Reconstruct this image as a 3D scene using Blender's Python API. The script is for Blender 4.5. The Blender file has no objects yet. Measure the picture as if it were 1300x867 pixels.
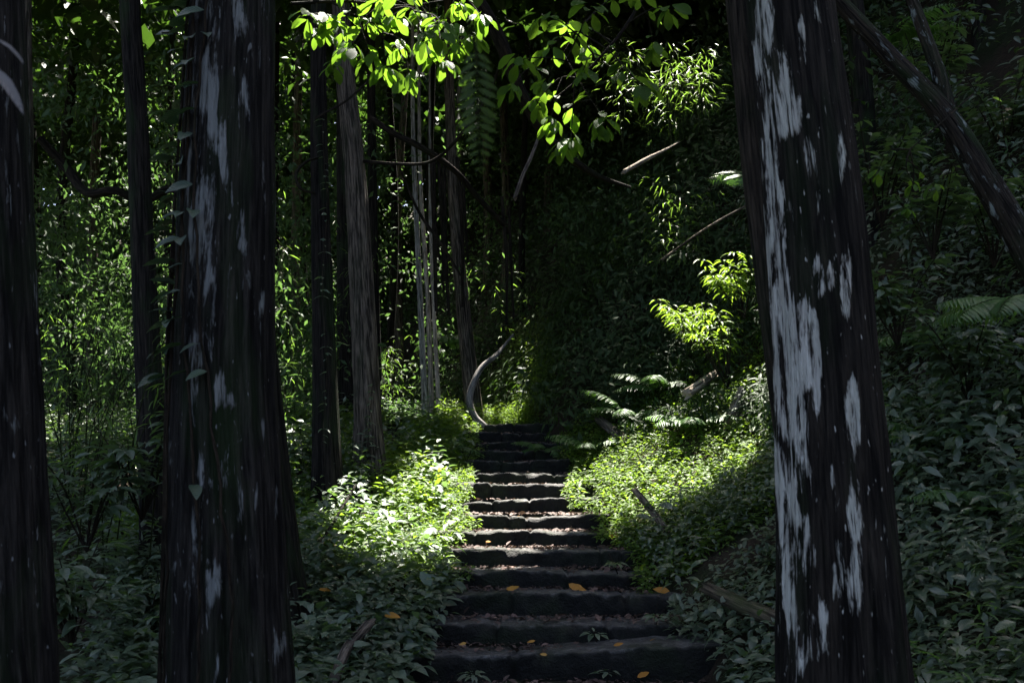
import bpy, math
import numpy as np
from mathutils import Vector

RNG = np.random.default_rng(11)
S = bpy.context.scene
COL = S.collection

# ------------------------------------------------------------------ camera frame
W0, H0, F0 = 1300.0, 867.0, 1150.0           # size and focal length of the view, in its own pixels
PITCH = math.radians(7.0)
EYE = np.array([0.0, 0.0, 1.6])
CX = np.array([1.0, 0, 0])
CF = np.array([0, math.cos(PITCH), math.sin(PITCH)])
CU = np.array([0, -math.sin(PITCH), math.cos(PITCH)])

def P(px, py, d):
    """world point seen at (px,py), d metres ahead (along y)"""
    v = CF + CX * ((px - W0 / 2) / F0) + CU * ((H0 / 2 - py) / F0)
    return EYE + v * (d / v[1])

def project(p):
    q = np.asarray(p) - EYE
    z = q @ CF
    return W0 / 2 + F0 * (q @ CX) / z, H0 / 2 - F0 * (q @ CU) / z

SUN = np.array([0.06, 0.38, 0.92]); SUN /= np.linalg.norm(SUN)

def nrm(v):
    v = np.asarray(v, float)
    return v / np.maximum(np.linalg.norm(v, axis=-1, keepdims=True), 1e-9)

def smooth(a, b, x):
    t = np.clip((np.asarray(x, float) - a) / (b - a), 0, 1)
    return t * t * (3 - 2 * t)

# ------------------------------------------------------------------ value noise
_NT = np.random.default_rng(5).random((64, 64, 64))
def noise3(x, y, z):
    x, y, z = np.broadcast_arrays(np.asarray(x, float), y, z)
    xi, yi, zi = np.floor(x).astype(int), np.floor(y).astype(int), np.floor(z).astype(int)
    fx, fy, fz = x - xi, y - yi, z - zi
    fx, fy, fz = [f * f * (3 - 2 * f) for f in (fx, fy, fz)]
    r = 0
    for a in (0, 1):
        for b in (0, 1):
            for c in (0, 1):
                w = (fx if a else 1 - fx) * (fy if b else 1 - fy) * (fz if c else 1 - fz)
                r = r + w * _NT[(xi + a) & 63, (yi + b) & 63, (zi + c) & 63]
    return r * 2 - 1
def fbm(x, y, z, o=3):
    r, a = 0, 0.5
    for k in range(o):
        r = r + a * noise3(x * 2 ** k, y * 2 ** k, z * 2 ** k + 7 * k); a *= 0.5
    return r

# ------------------------------------------------------------------ terrain
N0, D0, STEP_T, STEP_R, Z0 = -1, 7.07, 0.53, 0.14, 0.08
NSTEP = 15
def path_z(y):
    return np.interp(y, [-5, 6.3, 6.6, 14.5, 20, 26, 60, 140], [-0.15, -0.15, -0.06, 2.02, 2.15, 2.4, 14.0, 40.0])
def bank_foot(y):
    return np.interp(y, [-6, 0, 6, 8, 10, 12, 14, 16, 18, 22, 30, 60], [2.0, 1.8, 1.5, 1.38, 1.12, 0.82, 0.66, 0.45, -0.1, -1.6, -4, -8])
def bank_slope(y):
    return np.interp(y, [-6, 5, 8, 9, 12, 13.2, 15, 40], [0.6, 0.66, 0.66, 0.50, 0.50, 0.8, 2.1, 2.2])
def H(x, y):
    x = np.asarray(x, float); y = np.asarray(y, float)
    z = path_z(y) - 0.07
    dx = np.maximum(0, x - bank_foot(y)); s = bank_slope(y)
    cap = 8.5
    z = z + cap * (1 - np.exp(-s * dx / cap)) + 0.12 * np.minimum(dx, 30) + 0.9 * np.maximum(0, dx - 2.1) * smooth(7.5, 9.5, y) * smooth(15, 13, y)
    dl = np.maximum(0, -0.75 - x)
    z = z + 0.10 * smooth(0, 0.5, dl) - 0.06 * np.maximum(0, dl - 2.5) * smooth(26, 14, y)
    n = fbm(x * 0.6, y * 0.6, 3.0)
    z = z + n * (0.05 * smooth(0.1, 1.2, dl) + 0.22 * smooth(0.1, 2.0, dx) + 0.0)
    z = z + 0.5 * fbm(x * 0.12, y * 0.12, 9.0) * smooth(3, 12, np.abs(x))
    return z
def Hn(x, y, e=0.15):
    gx = (H(x + e, y) - H(x - e, y)) / (2 * e); gy = (H(x, y + e) - H(x, y - e)) / (2 * e)
    return nrm(np.stack([-gx, -gy, np.ones_like(gx)], -1))

# ------------------------------------------------------------------ mesh buffer
class Buf:
    def __init__(s):
        s.v, s.q, s.t, s.uv, s.rnd, s.n = [], [], [], [], [], 0
        s.attr = []
    def add(s, v, quads=None, tris=None, uv=None, rnd=None, attr=None):
        v = np.asarray(v, float).reshape(-1, 3); m = len(v)
        s.v.append(v)
        s.uv.append(np.zeros((m, 2)) if uv is None else np.asarray(uv, float).reshape(-1, 2))
        s.rnd.append(np.zeros(m) if rnd is None else np.broadcast_to(np.asarray(rnd, float), (m,)))
        s.attr.append(np.zeros(m) if attr is None else np.asarray(attr, float))
        if quads is not None and len(quads): s.q.append(np.asarray(quads, int).reshape(-1, 4) + s.n)
        if tris is not None and len(tris): s.t.append(np.asarray(tris, int).reshape(-1, 3) + s.n)
        s.n += m

def build(name, buf, mat, parent=None, origin=(0, 0, 0), smooth_=True):
    v = np.concatenate(buf.v) - np.asarray(origin, float)
    q = np.concatenate(buf.q) if buf.q else np.zeros((0, 4), int)
    t = np.concatenate(buf.t) if buf.t else np.zeros((0, 3), int)
    me = bpy.data.meshes.new(name)
    me.vertices.add(len(v)); me.vertices.foreach_set('co', v.astype(np.float32).ravel())
    loops = np.concatenate([q.ravel(), t.ravel()]).astype(np.int32)
    starts = np.concatenate([np.arange(len(q)) * 4, len(q) * 4 + np.arange(len(t)) * 3]).astype(np.int32)
    me.loops.add(len(loops)); me.loops.foreach_set('vertex_index', loops)
    me.polygons.add(len(starts)); me.polygons.foreach_set('loop_start', starts)
    me.polygons.foreach_set('use_smooth', np.full(len(starts), smooth_, bool))
    uvl = me.uv_layers.new(name='UVMap')
    uv = np.concatenate(buf.uv)
    uvl.data.foreach_set('uv', uv[loops].astype(np.float32).ravel())
    a = me.attributes.new('rnd', 'FLOAT', 'POINT'); a.data.foreach_set('value', np.concatenate(buf.rnd).astype(np.float32))
    a = me.attributes.new('patch', 'FLOAT', 'POINT'); a.data.foreach_set('value', np.concatenate(buf.attr).astype(np.float32))
    me.materials.append(mat)
    me.update(calc_edges=True); me.validate()
    o = bpy.data.objects.new(name, me); COL.objects.link(o)
    if parent is not None: o.parent = parent
    else: o.location = origin
    return o

def thing(name, label, cat, loc, group=None):
    o = bpy.data.objects.new(name, None); COL.objects.link(o)
    o.location = Vector([float(c) for c in loc]); o.empty_display_size = 0.2
    o['label'] = label; o['category'] = cat
    if group: o['group'] = group
    return o
def tag(o, label=None, cat=None, group=None, kind=None):
    if label: o['label'] = label
    if cat: o['category'] = cat
    if group: o['group'] = group
    if kind: o['kind'] = kind
    return o
def copy_thing(o, loc, rotz, scale, label=None, group=None):
    c = o.copy(); COL.objects.link(c)
    c.location = Vector([float(k) for k in loc]); c.rotation_euler = (0, 0, rotz); c.scale = (scale,) * 3
    if label: c['label'] = label
    if group: c['group'] = group
    for ch in o.children:
        d = ch.copy(); COL.objects.link(d); d.parent = c
    return c

# ------------------------------------------------------------------ leaves
def leaf_t(rows, fold=0.25, droop=0.5, kind='ellipse', wave=0.0):
    """template: x across (-1..1 half widths), y along 0..1, z up (fold in widths, bend in lengths)"""
    vs, uv = [], []
    ts = np.linspace(0, 1, rows + 2)
    def hw(t):
        if kind == 'ellipse': return (math.sin(math.pi * t ** 0.9)) ** 0.85 * (1 - 0.25 * t)
        if kind == 'obovate': return (math.sin(math.pi * t ** 1.35)) ** 0.8
        if kind == 'lance': return (t + 0.02) ** 0.45 * (1 - t) ** 0.8 * 1.45
        return math.sin(math.pi * t)
    yb = zb = 0.0; prev = 0
    tab = []
    for i in range(101):
        t = i / 100; a = droop * t
        if i: yb += math.cos(a) / 100; zb -= math.sin(a) / 100
        tab.append((yb, zb))
    pt = lambda t: tab[int(round(t * 100))]
    y, z = pt(0); vs.append((0, y, 0, z)); uv.append((0, 0))
    for t in ts[1:-1]:
        w = hw(t); y, z = pt(t)
        wv = wave * math.sin(t * 17)
        vs += [(-w, y, fold * w + wv, z), (0, y, 0, z), (w, y, fold * w - wv, z)]
        uv += [(-w, t), (0, t), (w, t)]
    y, z = pt(1); vs.append((0, y, 0, z)); uv.append((0, 1))
    tr, qu = [(0, 2, 1), (0, 3, 2)], []
    for k in range(rows - 1):
        b = 1 + 3 * k
        qu += [(b, b + 1, b + 4, b + 3), (b + 1, b + 2, b + 5, b + 4)]
    b = 1 + 3 * (rows - 1); e = len(vs) - 1
    tr += [(b, b + 1, e), (b + 1, b + 2, e)]
    return np.array(vs, float), np.array(qu, int).reshape(-1, 4), np.array(tr, int), np.array(uv, float)
def leaf_flat():
    """small far leaf: folded rhombus, two faces"""
    vs = np.array([(0, 0, 0, 0), (-1, .45, .3, -.04), (1, .45, .3, -.04), (0, 1, 0, -.14)], float)
    return vs, np.zeros((0, 4), int), np.array([(0, 3, 1), (0, 2, 3)]), np.array([(0, 0), (-1, .45), (1, .45), (0, 1)], float)
LF0 = leaf_flat()
LF1 = leaf_t(1, 0.25, 0.5)
LF2 = leaf_t(2, 0.22, 0.6)
LF3 = leaf_t(3, 0.22, 0.7, 'ellipse', 0.04)
LF6 = leaf_t(7, 0.20, 0.75, 'ellipse', 0.05)
LO6 = leaf_t(7, 0.18, 0.55, 'obovate', 0.05)
LL2 = leaf_t(2, 0.30, 0.8, 'lance')
LL5 = leaf_t(5, 0.30, 1.0, 'lance')

def leaves(buf, Pos, D, N, L, Wd, tmpl, rng, rnd=None):
    Pos = np.asarray(Pos, float); n = len(Pos)
    if n == 0: return
    D = nrm(D); side = nrm(np.cross(D, N)); N = np.cross(side, D)
    L = np.broadcast_to(L, (n,)); Wd = np.broadcast_to(Wd, (n,))
    vs, qu, tr, uv = tmpl
    m = len(vs)
    tx, ty, tf, tz = vs.T
    hw = Wd * 0.5
    V = (Pos[:, None] + side[:, None] * (tx[None, :, None] * hw[:, None, None])
         + D[:, None] * (ty[None, :, None] * L[:, None, None])
         + N[:, None] * ((tf[None] * hw[:, None] + tz[None] * L[:, None])[..., None]))
    off = (np.arange(n) * m)[:, None, None]
    if rnd is None: rnd = rng.random(n)
    buf.add(V, (qu[None] + off).reshape(-1, 4) if len(qu) else None, (tr[None] + off).reshape(-1, 3),
            np.tile(uv, (n, 1)), np.repeat(rnd, m))

def rand_dir(rng, n, up=0.0):
    v = rng.normal(size=(n, 3)); v[:, 2] += up
    return nrm(v)

# ------------------------------------------------------------------ tubes
def resample(pts, rad, step):
    pts = np.asarray(pts, float); rad = np.asarray(rad, float)
    d = np.r_[0, np.cumsum(np.linalg.norm(np.diff(pts, axis=0), axis=1))]
    n = max(3, int(d[-1] / step) + 1)
    # Catmull style smoothing through a cubic in each coordinate
    s = np.linspace(0, d[-1], n)
    def cub(val):
        m = np.gradient(val, d)
        i = np.clip(np.searchsorted(d, s) - 1, 0, len(d) - 2)
        h = d[i + 1] - d[i]; t = (s - d[i]) / h
        return ((2*t**3-3*t**2+1)*val[i] + (t**3-2*t**2+t)*h*m[i] + (-2*t**3+3*t**2)*val[i+1] + (t**3-t**2)*h*m[i+1])
    return np.stack([cub(pts[:, k]) for k in range(3)], 1), np.maximum(np.interp(s, d, rad), 1e-4), s
def tube(buf, pts, rad, nseg=6, rnd=0.0, bump=None, cap=True, seam=None, attr=None, v0=0.0, jag=0.0):
    pts = np.asarray(pts, float); rad = np.broadcast_to(rad, (len(pts),)).astype(float); n = len(pts)
    T = nrm(np.gradient(pts, axis=0))
    ref = np.array([0, 1.0, 0]) if seam is None else np.asarray(seam, float)
    if np.abs(np.mean(T @ ref)) > 0.9: ref = np.array([1.0, 0, 0])
    A = nrm(ref[None] - T * (T @ ref)[:, None]); B = np.cross(T, A)
    ang = np.linspace(0, 2 * math.pi, nseg + 1)
    R = rad[:, None] * np.ones(nseg + 1)
    d = np.r_[0, np.cumsum(np.linalg.norm(np.diff(pts, axis=0), axis=1))] + v0
    if bump is not None: R = R * (1 + bump(ang[None], d[:, None]))
    R[:, -1] = R[:, 0]
    V = pts[:, None] + R[..., None] * (np.cos(ang)[None, :, None] * A[:, None] + np.sin(ang)[None, :, None] * B[:, None])
    r0 = rad.max()
    uv = np.stack(np.broadcast_arrays(ang[None] * r0, d[:, None]), -1)
    if jag:
        for e, sg in ((0, -1), (n - 1, 1)):
            h = fbm(np.cos(ang) * 2.5 + e, np.sin(ang) * 2.5, 0 * ang + rnd * 9 + e) * 2.4 * jag * rad[e]
            V[e] = V[e] + sg * T[e][None] * h[:, None]
    k = nseg + 1
    i, j = np.meshgrid(np.arange(n - 1), np.arange(nseg), indexing='ij')
    a = (i * k + j).ravel()
    q = np.stack([a, a + 1, a + k + 1, a + k], 1)
    av = None
    if attr is not None: av = attr(V.reshape(-1, 3), np.repeat(d, k), np.tile(ang, n))
    buf.add(V, q, None, uv, rnd, av)
    if cap:
        for e, flip in ((0, True), (n - 1, False)):
            ring = V[e, :nseg]; c = pts[e]
            vv = np.vstack([c, ring]); idx = np.arange(nseg)
            tr = np.stack([np.zeros(nseg, int), 1 + idx, 1 + (idx + 1) % nseg], 1)
            if flip: tr = tr[:, [0, 2, 1]]
            buf.add(vv, None, tr, np.zeros((nseg + 1, 2)), rnd)
    return V

# ------------------------------------------------------------------ materials
def mat(name):
    m = bpy.data.materials.new(name); m.use_nodes = True
    nt = m.node_tree; nt.nodes.clear()
    out = nt.nodes.new('ShaderNodeOutputMaterial')
    return m, nt, out
def nd(nt, typ, **k):
    n = nt.nodes.new(typ)
    for a, b in k.items(): setattr(n, a, b)
    return n
def ramp(nt, fac, stops):
    r = nd(nt, 'ShaderNodeValToRGB'); e = r.color_ramp.elements
    while len(e) < len(stops): e.new(0.5)
    for el, (p, c) in zip(e, stops):
        el.position = p; el.color = (*c, 1) if len(c) == 3 else c
    nt.links.new(fac, r.inputs[0]); return r
def math_(nt, op, a, b=None, c=None):
    n = nd(nt, 'ShaderNodeMath', operation=op)
    for i, x in enumerate((a, b, c)):
        if x is None: continue
        if isinstance(x, (int, float)): n.inputs[i].default_value = x
        else: nt.links.new(x, n.inputs[i])
    return n.outputs[0]
def mixc(nt, fac, a, b, mode='MIX'):
    n = nd(nt, 'ShaderNodeMix', data_type='RGBA', blend_type=mode)
    for s, x in ((n.inputs['Factor'], fac), (n.inputs[6], a), (n.inputs[7], b)):
        if isinstance(x, (int, float)): s.default_value = x
        elif isinstance(x, tuple): s.default_value = (*x, 1) if len(x) == 3 else x
        else: nt.links.new(x, s)
    return n.outputs[2]
def attr(nt, name):
    return nd(nt, 'ShaderNodeAttribute', attribute_name=name).outputs['Fac']
def noise_tex(nt, vec, scale, detail=4, rough=0.55, dist=0.0):
    n = nd(nt, 'ShaderNodeTexNoise'); n.inputs['Scale'].default_value = scale
    n.inputs['Detail'].default_value = detail; n.inputs['Roughness'].default_value = rough
    n.inputs['Distortion'].default_value = dist
    if vec is not None: nt.links.new(vec, n.inputs['Vector'])
    return n.outputs['Fac']

def leaf_mat(name, stops, tcol, trans=0.38, rough=0.38, vein=0.35, spec=0.5, dead=0.0):
    m, nt, out = mat(name)
    r = attr(nt, 'rnd')
    geo = nd(nt, 'ShaderNodeNewGeometry')
    nz = noise_tex(nt, geo.outputs['Position'], 2.2, 2)
    f = math_(nt, 'ADD', math_(nt, 'MULTIPLY', r, 0.7), math_(nt, 'MULTIPLY', nz, 0.3))
    col = ramp(nt, f, stops).outputs[0]
    uv = nd(nt, 'ShaderNodeUVMap', uv_map='UVMap'); sx = nd(nt, 'ShaderNodeSeparateXYZ'); nt.links.new(uv.outputs[0], sx.inputs[0])
    au = math_(nt, 'ABSOLUTE', sx.outputs[0])
    mid = nd(nt, 'ShaderNodeMapRange'); mid.inputs['From Min'].default_value = 0.10; mid.inputs['From Max'].default_value = 0.0
    nt.links.new(au, mid.inputs['Value'])
    # side veins: slanted stripes
    st = math_(nt, 'SINE', math_(nt, 'MULTIPLY', math_(nt, 'SUBTRACT', sx.outputs[1], math_(nt, 'MULTIPLY', au, 0.22)), 62.0))
    stv = nd(nt, 'ShaderNodeMapRange'); stv.inputs['From Min'].default_value = 0.72; stv.inputs['From Max'].default_value = 1.0
    nt.links.new(st, stv.inputs['Value'])
    vf = math_(nt, 'MULTIPLY', math_(nt, 'MAXIMUM', mid.outputs[0], math_(nt, 'MULTIPLY', stv.outputs[0], 0.45)), vein)
    light = mixc(nt, 1.0, col, (1.9, 1.7, 1.5), 'MULTIPLY')
    col2 = mixc(nt, vf, col, light)
    p = nd(nt, 'ShaderNodeBsdfPrincipled')
    nt.links.new(col2, p.inputs['Base Color']); p.inputs['Roughness'].default_value = rough
    p.inputs['Specular IOR Level'].default_value = spec
    b = nd(nt, 'ShaderNodeBump'); b.inputs['Strength'].default_value = 0.35; b.inputs['Distance'].default_value = 0.004
    nt.links.new(math_(nt, 'ADD', st, noise_tex(nt, geo.outputs['Position'], 60, 2)), b.inputs['Height'])
    nt.links.new(b.outputs[0], p.inputs['Normal'])
    t = nd(nt, 'ShaderNodeBsdfTranslucent')
    tc = mixc(nt, 0.8, col2, tcol)
    tc = mixc(nt, math_(nt, 'MULTIPLY', vf, 0.7), tc, (0.03, 0.06, 0.005))
    nt.links.new(tc, t.inputs['Color'])
    mx = nd(nt, 'ShaderNodeMixShader'); mx.inputs[0].default_value = trans
    nt.links.new(p.outputs[0], mx.inputs[1]); nt.links.new(t.outputs[0], mx.inputs[2])
    nt.links.new(mx.outputs[0], out.inputs['Surface'])
    return m

M_HERB_LIT = leaf_mat('sunlit_herb_leaf', [(0.0, (.048, .085, .020)), (0.5, (.080, .140, .028)), (0.85, (.115, .185, .035)), (1.0, (.16, .20, .05))], (.30, .48, .03), 0.42, 0.38, spec=.42)  # yellow-green of sunlit leaves put into the colour, used in lit spots
M_BANK_SHADE = leaf_mat('shaded_bank_leaf', [(0.0, (.036, .056, .036)), (0.5, (.062, .090, .056)), (0.9, (.095, .13, .080)), (1.0, (.14, .17, .10))], (.18, .34, .04), 0.24, 0.34, spec=.9)  # same leaves in shade: sky sheen painted in as a greyer colour
M_PALE = leaf_mat('pale_leaf', [(0.0, (.07, .10, .07)), (0.6, (.10, .14, .095)), (1.0, (.15, .18, .13))], (.20, .36, .06), 0.28, 0.36, spec=.6)
M_BROAD = leaf_mat('broad_leaf', [(0.0, (.030, .060, .016)), (0.6, (.050, .10, .020)), (1.0, (.075, .14, .026))], (.19, .36, .02), 0.52, 0.5, 0.5, spec=.12)
M_BAMB = leaf_mat('bamboo_leaf', [(0.0, (.050, .085, .022)), (0.6, (.075, .130, .028)), (0.93, (.11, .17, .04)), (1.0, (.22, .18, .07))], (.22, .40, .04), 0.42, 0.38, 0.2)
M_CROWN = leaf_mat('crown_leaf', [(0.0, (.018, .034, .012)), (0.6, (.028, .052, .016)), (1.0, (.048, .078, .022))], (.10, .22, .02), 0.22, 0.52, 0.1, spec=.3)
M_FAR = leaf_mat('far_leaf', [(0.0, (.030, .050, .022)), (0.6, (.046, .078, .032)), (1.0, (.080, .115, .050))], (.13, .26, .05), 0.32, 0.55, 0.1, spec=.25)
M_FERN = leaf_mat('fern_leaf', [(0.0, (.040, .080, .026)), (0.6, (.060, .115, .034)), (1.0, (.085, .15, .045))], (.16, .36, .04), 0.36, 0.40, 0.25)
M_CREEP = leaf_mat('creeper_leaf', [(0.0, (.025, .045, .028)), (0.6, (.040, .066, .040)), (1.0, (.055, .085, .05))], (.06, .13, .03), 0.18, 0.34)
M_GREY = leaf_mat('greyish_leaf', [(0.0, (.06, .065, .075)), (1.0, (.10, .105, .12))], (.08, .09, .08), 0.2, 0.5)
M_DEAD = leaf_mat('fallen_leaf', [(0.0, (.30, .12, .02)), (0.5, (.42, .20, .03)), (1.0, (.50, .30, .08))], (.4, .2, .03), 0.2, 0.5, 0.4, 0.3)
M_LITTER = leaf_mat('litter_leaf', [(0.0, (.035, .022, .018)), (0.5, (.085, .055, .045)), (0.85, (.16, .10, .085)), (1.0, (.30, .20, .14))], (.1, .06, .03), 0.1, 0.6, 0.2, 0.3)

def bark_mat(name, dark, light, lich=(.50, .52, .55), amount=0.0, moss=0.0, mosscol=(.020, .040, .012), scale=1.0, rough=0.85, fleck=0.0, wp=1.2, ws=2.6):
    """UV in metres round and along the stem; 'patch' raises the chance of pale lichen"""
    m, nt, out = mat(name)
    uv = nd(nt, 'ShaderNodeUVMap', uv_map='UVMap')
    oi = nd(nt, 'ShaderNodeObjectInfo')
    mp = nd(nt, 'ShaderNodeMapping'); nt.links.new(uv.outputs[0], mp.inputs['Vector'])
    cmb = nd(nt, 'ShaderNodeCombineXYZ'); 
    nt.links.new(math_(nt, 'MULTIPLY', oi.outputs['Random'], 37.0), cmb.inputs[2])
    nt.links.new(math_(nt, 'MULTIPLY', oi.outputs['Random'], 11.0), cmb.inputs[1])
    nt.links.new(cmb.outputs[0], mp.inputs['Location'])
    mp.inputs['Scale'].default_value = (1, 0.09, 1)
    fib = noise_tex(nt, mp.outputs[0], 42 * scale, 5, 0.65, 0.3)
    mp2 = nd(nt, 'ShaderNodeMapping'); nt.links.new(uv.outputs[0], mp2.inputs['Vector']); nt.links.new(cmb.outputs[0], mp2.inputs['Location'])
    mp2.inputs['Scale'].default_value = (1, 0.42, 1)
    pat = noise_tex(nt, mp2.outputs[0], 9 * scale, 5, 0.6, 0.4)
    mp3 = nd(nt, 'ShaderNodeMapping'); nt.links.new(uv.outputs[0], mp3.inputs['Vector']); nt.links.new(cmb.outputs[0], mp3.inputs['Location'])
    mp3.inputs['Scale'].default_value = (1, 0.13, 1)
    strk = noise_tex(nt, mp3.outputs[0], 22 * scale, 4, 0.7, 0.5)
    base = ramp(nt, fib, [(0.36, dark), (0.66, light)]).outputs[0]
    plate = ramp(nt, noise_tex(nt, mp.outputs[0], 15 * scale, 4, 0.6, 1.2), [(.40, (.25, .25, .25)), (.52, (1, 1, 1)), (.7, (1.35, 1.3, 1.25))]).outputs[0]
    base = mixc(nt, 1.0, base, plate, 'MULTIPLY')
    ms = nd(nt, 'ShaderNodeMapRange'); ms.inputs['From Min'].default_value = 0.50; ms.inputs['From Max'].default_value = 0.68
    nt.links.new(noise_tex(nt, mp2.outputs[0], 3.1 * scale, 4), ms.inputs['Value'])
    base = mixc(nt, math_(nt, 'MULTIPLY', ms.outputs[0], moss), base, mosscol)
    # lichen: patch attribute + patch noise + streak noise over a threshold
    s = math_(nt, 'ADD', math_(nt, 'MULTIPLY', attr(nt, 'patch'), 1.0), math_(nt, 'MULTIPLY', math_(nt, 'SUBTRACT', pat, 0.5), wp))
    s = math_(nt, 'ADD', s, math_(nt, 'MULTIPLY', math_(nt, 'SUBTRACT', strk, 0.5), ws))
    s = math_(nt, 'ADD', s, amount)
    lm = nd(nt, 'ShaderNodeMapRange'); lm.inputs['From Min'].default_value = 0.42; lm.inputs['From Max'].default_value = 0.74
    nt.links.new(s, lm.inputs['Value'])
    lc = ramp(nt, fib, [(0.25, tuple(c * 0.45 for c in lich)), (0.6, lich)]).outputs[0]
    lc = mixc(nt, pat, lc, mixc(nt, 1.0, lc, (.55, .66, .58), 'MULTIPLY'))
    fl = nd(nt, 'ShaderNodeMapRange'); fl.inputs['From Min'].default_value = 0.69; fl.inputs['From Max'].default_value = 0.74
    nt.links.new(noise_tex(nt, mp2.outputs[0], 34 * scale, 2), fl.inputs['Value'])
    crk = nd(nt, 'ShaderNodeMapRange'); crk.inputs['From Min'].default_value = 0.42; crk.inputs['From Max'].default_value = 0.36; crk.inputs['To Max'].default_value = 0.85
    nt.links.new(fib, crk.inputs['Value'])
    lmask = math_(nt, 'MAXIMUM', lm.outputs[0], math_(nt, 'MULTIPLY', fl.outputs[0], fleck))
    col = mixc(nt, math_(nt, 'MULTIPLY', lmask, math_(nt, 'SUBTRACT', 1.0, crk.outputs[0])), base, lc)
    p = nd(nt, 'ShaderNodeBsdfPrincipled'); p.inputs['Roughness'].default_value = rough
    p.inputs['Specular IOR Level'].default_value = 0.12
    nt.links.new(col, p.inputs['Base Color'])
    b = nd(nt, 'ShaderNodeBump'); b.inputs['Strength'].default_value = 1.0; b.inputs['Distance'].default_value = 0.035
    hgt = math_(nt, 'ADD', math_(nt, 'ADD', fib, math_(nt, 'MULTIPLY', strk, 0.6)), math_(nt, 'MULTIPLY', lm.outputs[0], 0.30))
    nt.links.new(hgt, b.inputs['Height']); nt.links.new(b.outputs[0], p.inputs['Normal'])
    nt.links.new(p.outputs[0], out.inputs['Surface'])
    return m
M_BARK_R = bark_mat('cedar_bark_lichen', (.004, .0035, .003), (.030, .025, .021), (.73, .67, .65), -0.25, 0.3, fleck=0.8, wp=3.2, ws=2.8)
M_BARK_L = bark_mat('cedar_bark_streaked', (.004, .0037, .0035), (.036, .032, .029), (.30, .29, .31), -0.06, 0.4, fleck=0.8, wp=3.6, ws=2.2)
M_BARK_DK = bark_mat('dark_bark', (.004, .0035, .003), (.034, .028, .023), (.20, .21, .20), -0.14, 0.5)
M_BARK_BR = bark_mat('fibrous_bark', (.016, .0125, .010), (.22, .18, .145), (.34, .33, .32), -0.05, 0.35)
M_BARK_W = bark_mat('pale_bark', (.20, .19, .175), (.56, .54, .50), (.66, .66, .66), 0.02, 0.15, scale=1.6)
M_BARK_LEAN = bark_mat('spotted_bark', (.010, .008, .006), (.048, .038, .029), (.40, .41, .42), 0.14, 0.6, scale=1.2, fleck=0.6, wp=3.2, ws=.6)
M_BARK_MID = bark_mat('brown_bark', (.008, .0065, .005), (.060, .047, .036), (.30, .30, .30), -0.30, 0.35)
M_BARK_STEM = bark_mat('peeling_bark', (.10, .09, .08), (.46, .43, .40), (.6, .6, .6), -0.1, 0.35, scale=2.2)
M_VINE = bark_mat('vine_bark', (.010, .008, .006), (.040, .030, .022), (.1, .1, .1), -1.0, 0.2, scale=2.0)
M_TWIG = bark_mat('twig_bark', (.018, .014, .010), (.06, .045, .032), (.1, .1, .1), -1.0, 0.3, scale=3.0)
M_DEADW = bark_mat('dead_wood', (.13, .10, .075), (.40, .34, .27), (.45, .44, .42), -0.25, 0.45, (.05, .06, .02), scale=1.3)
M_STEM = bark_mat('green_stem', (.020, .030, .010), (.055, .070, .022), (.1, .1, .1), -1.0, 0.0, scale=3.0)

def soil_mat():
    m, nt, out = mat('forest_soil')
    g = nd(nt, 'ShaderNodeNewGeometry')
    a = noise_tex(nt, g.outputs['Position'], 1.3, 6, 0.65); b = noise_tex(nt, g.outputs['Position'], 26, 4, 0.7)
    col = ramp(nt, b, [(0.3, (.012, .009, .006)), (0.6, (.040, .028, .019)), (0.8, (.085, .058, .038))]).outputs[0]
    mm = nd(nt, 'ShaderNodeMapRange'); mm.inputs['From Min'].default_value = .45; mm.inputs['From Max'].default_value = .6
    nt.links.new(a, mm.inputs['Value'])
    col = mixc(nt, math_(nt, 'MULTIPLY', mm.outputs[0], .7), col, (.018, .032, .010))
    p = nd(nt, 'ShaderNodeBsdfPrincipled'); p.inputs['Roughness'].default_value = .95
    p.inputs['Specular IOR Level'].default_value = 0.15
    nt.links.new(col, p.inputs['Base Color'])
    bp = nd(nt, 'ShaderNodeBump'); bp.inputs['Strength'].default_value = 1; bp.inputs['Distance'].default_value = .04
    nt.links.new(b, bp.inputs['Height']); nt.links.new(bp.outputs[0], p.inputs['Normal'])
    nt.links.new(p.outputs[0], out.inputs['Surface']); return m
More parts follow.
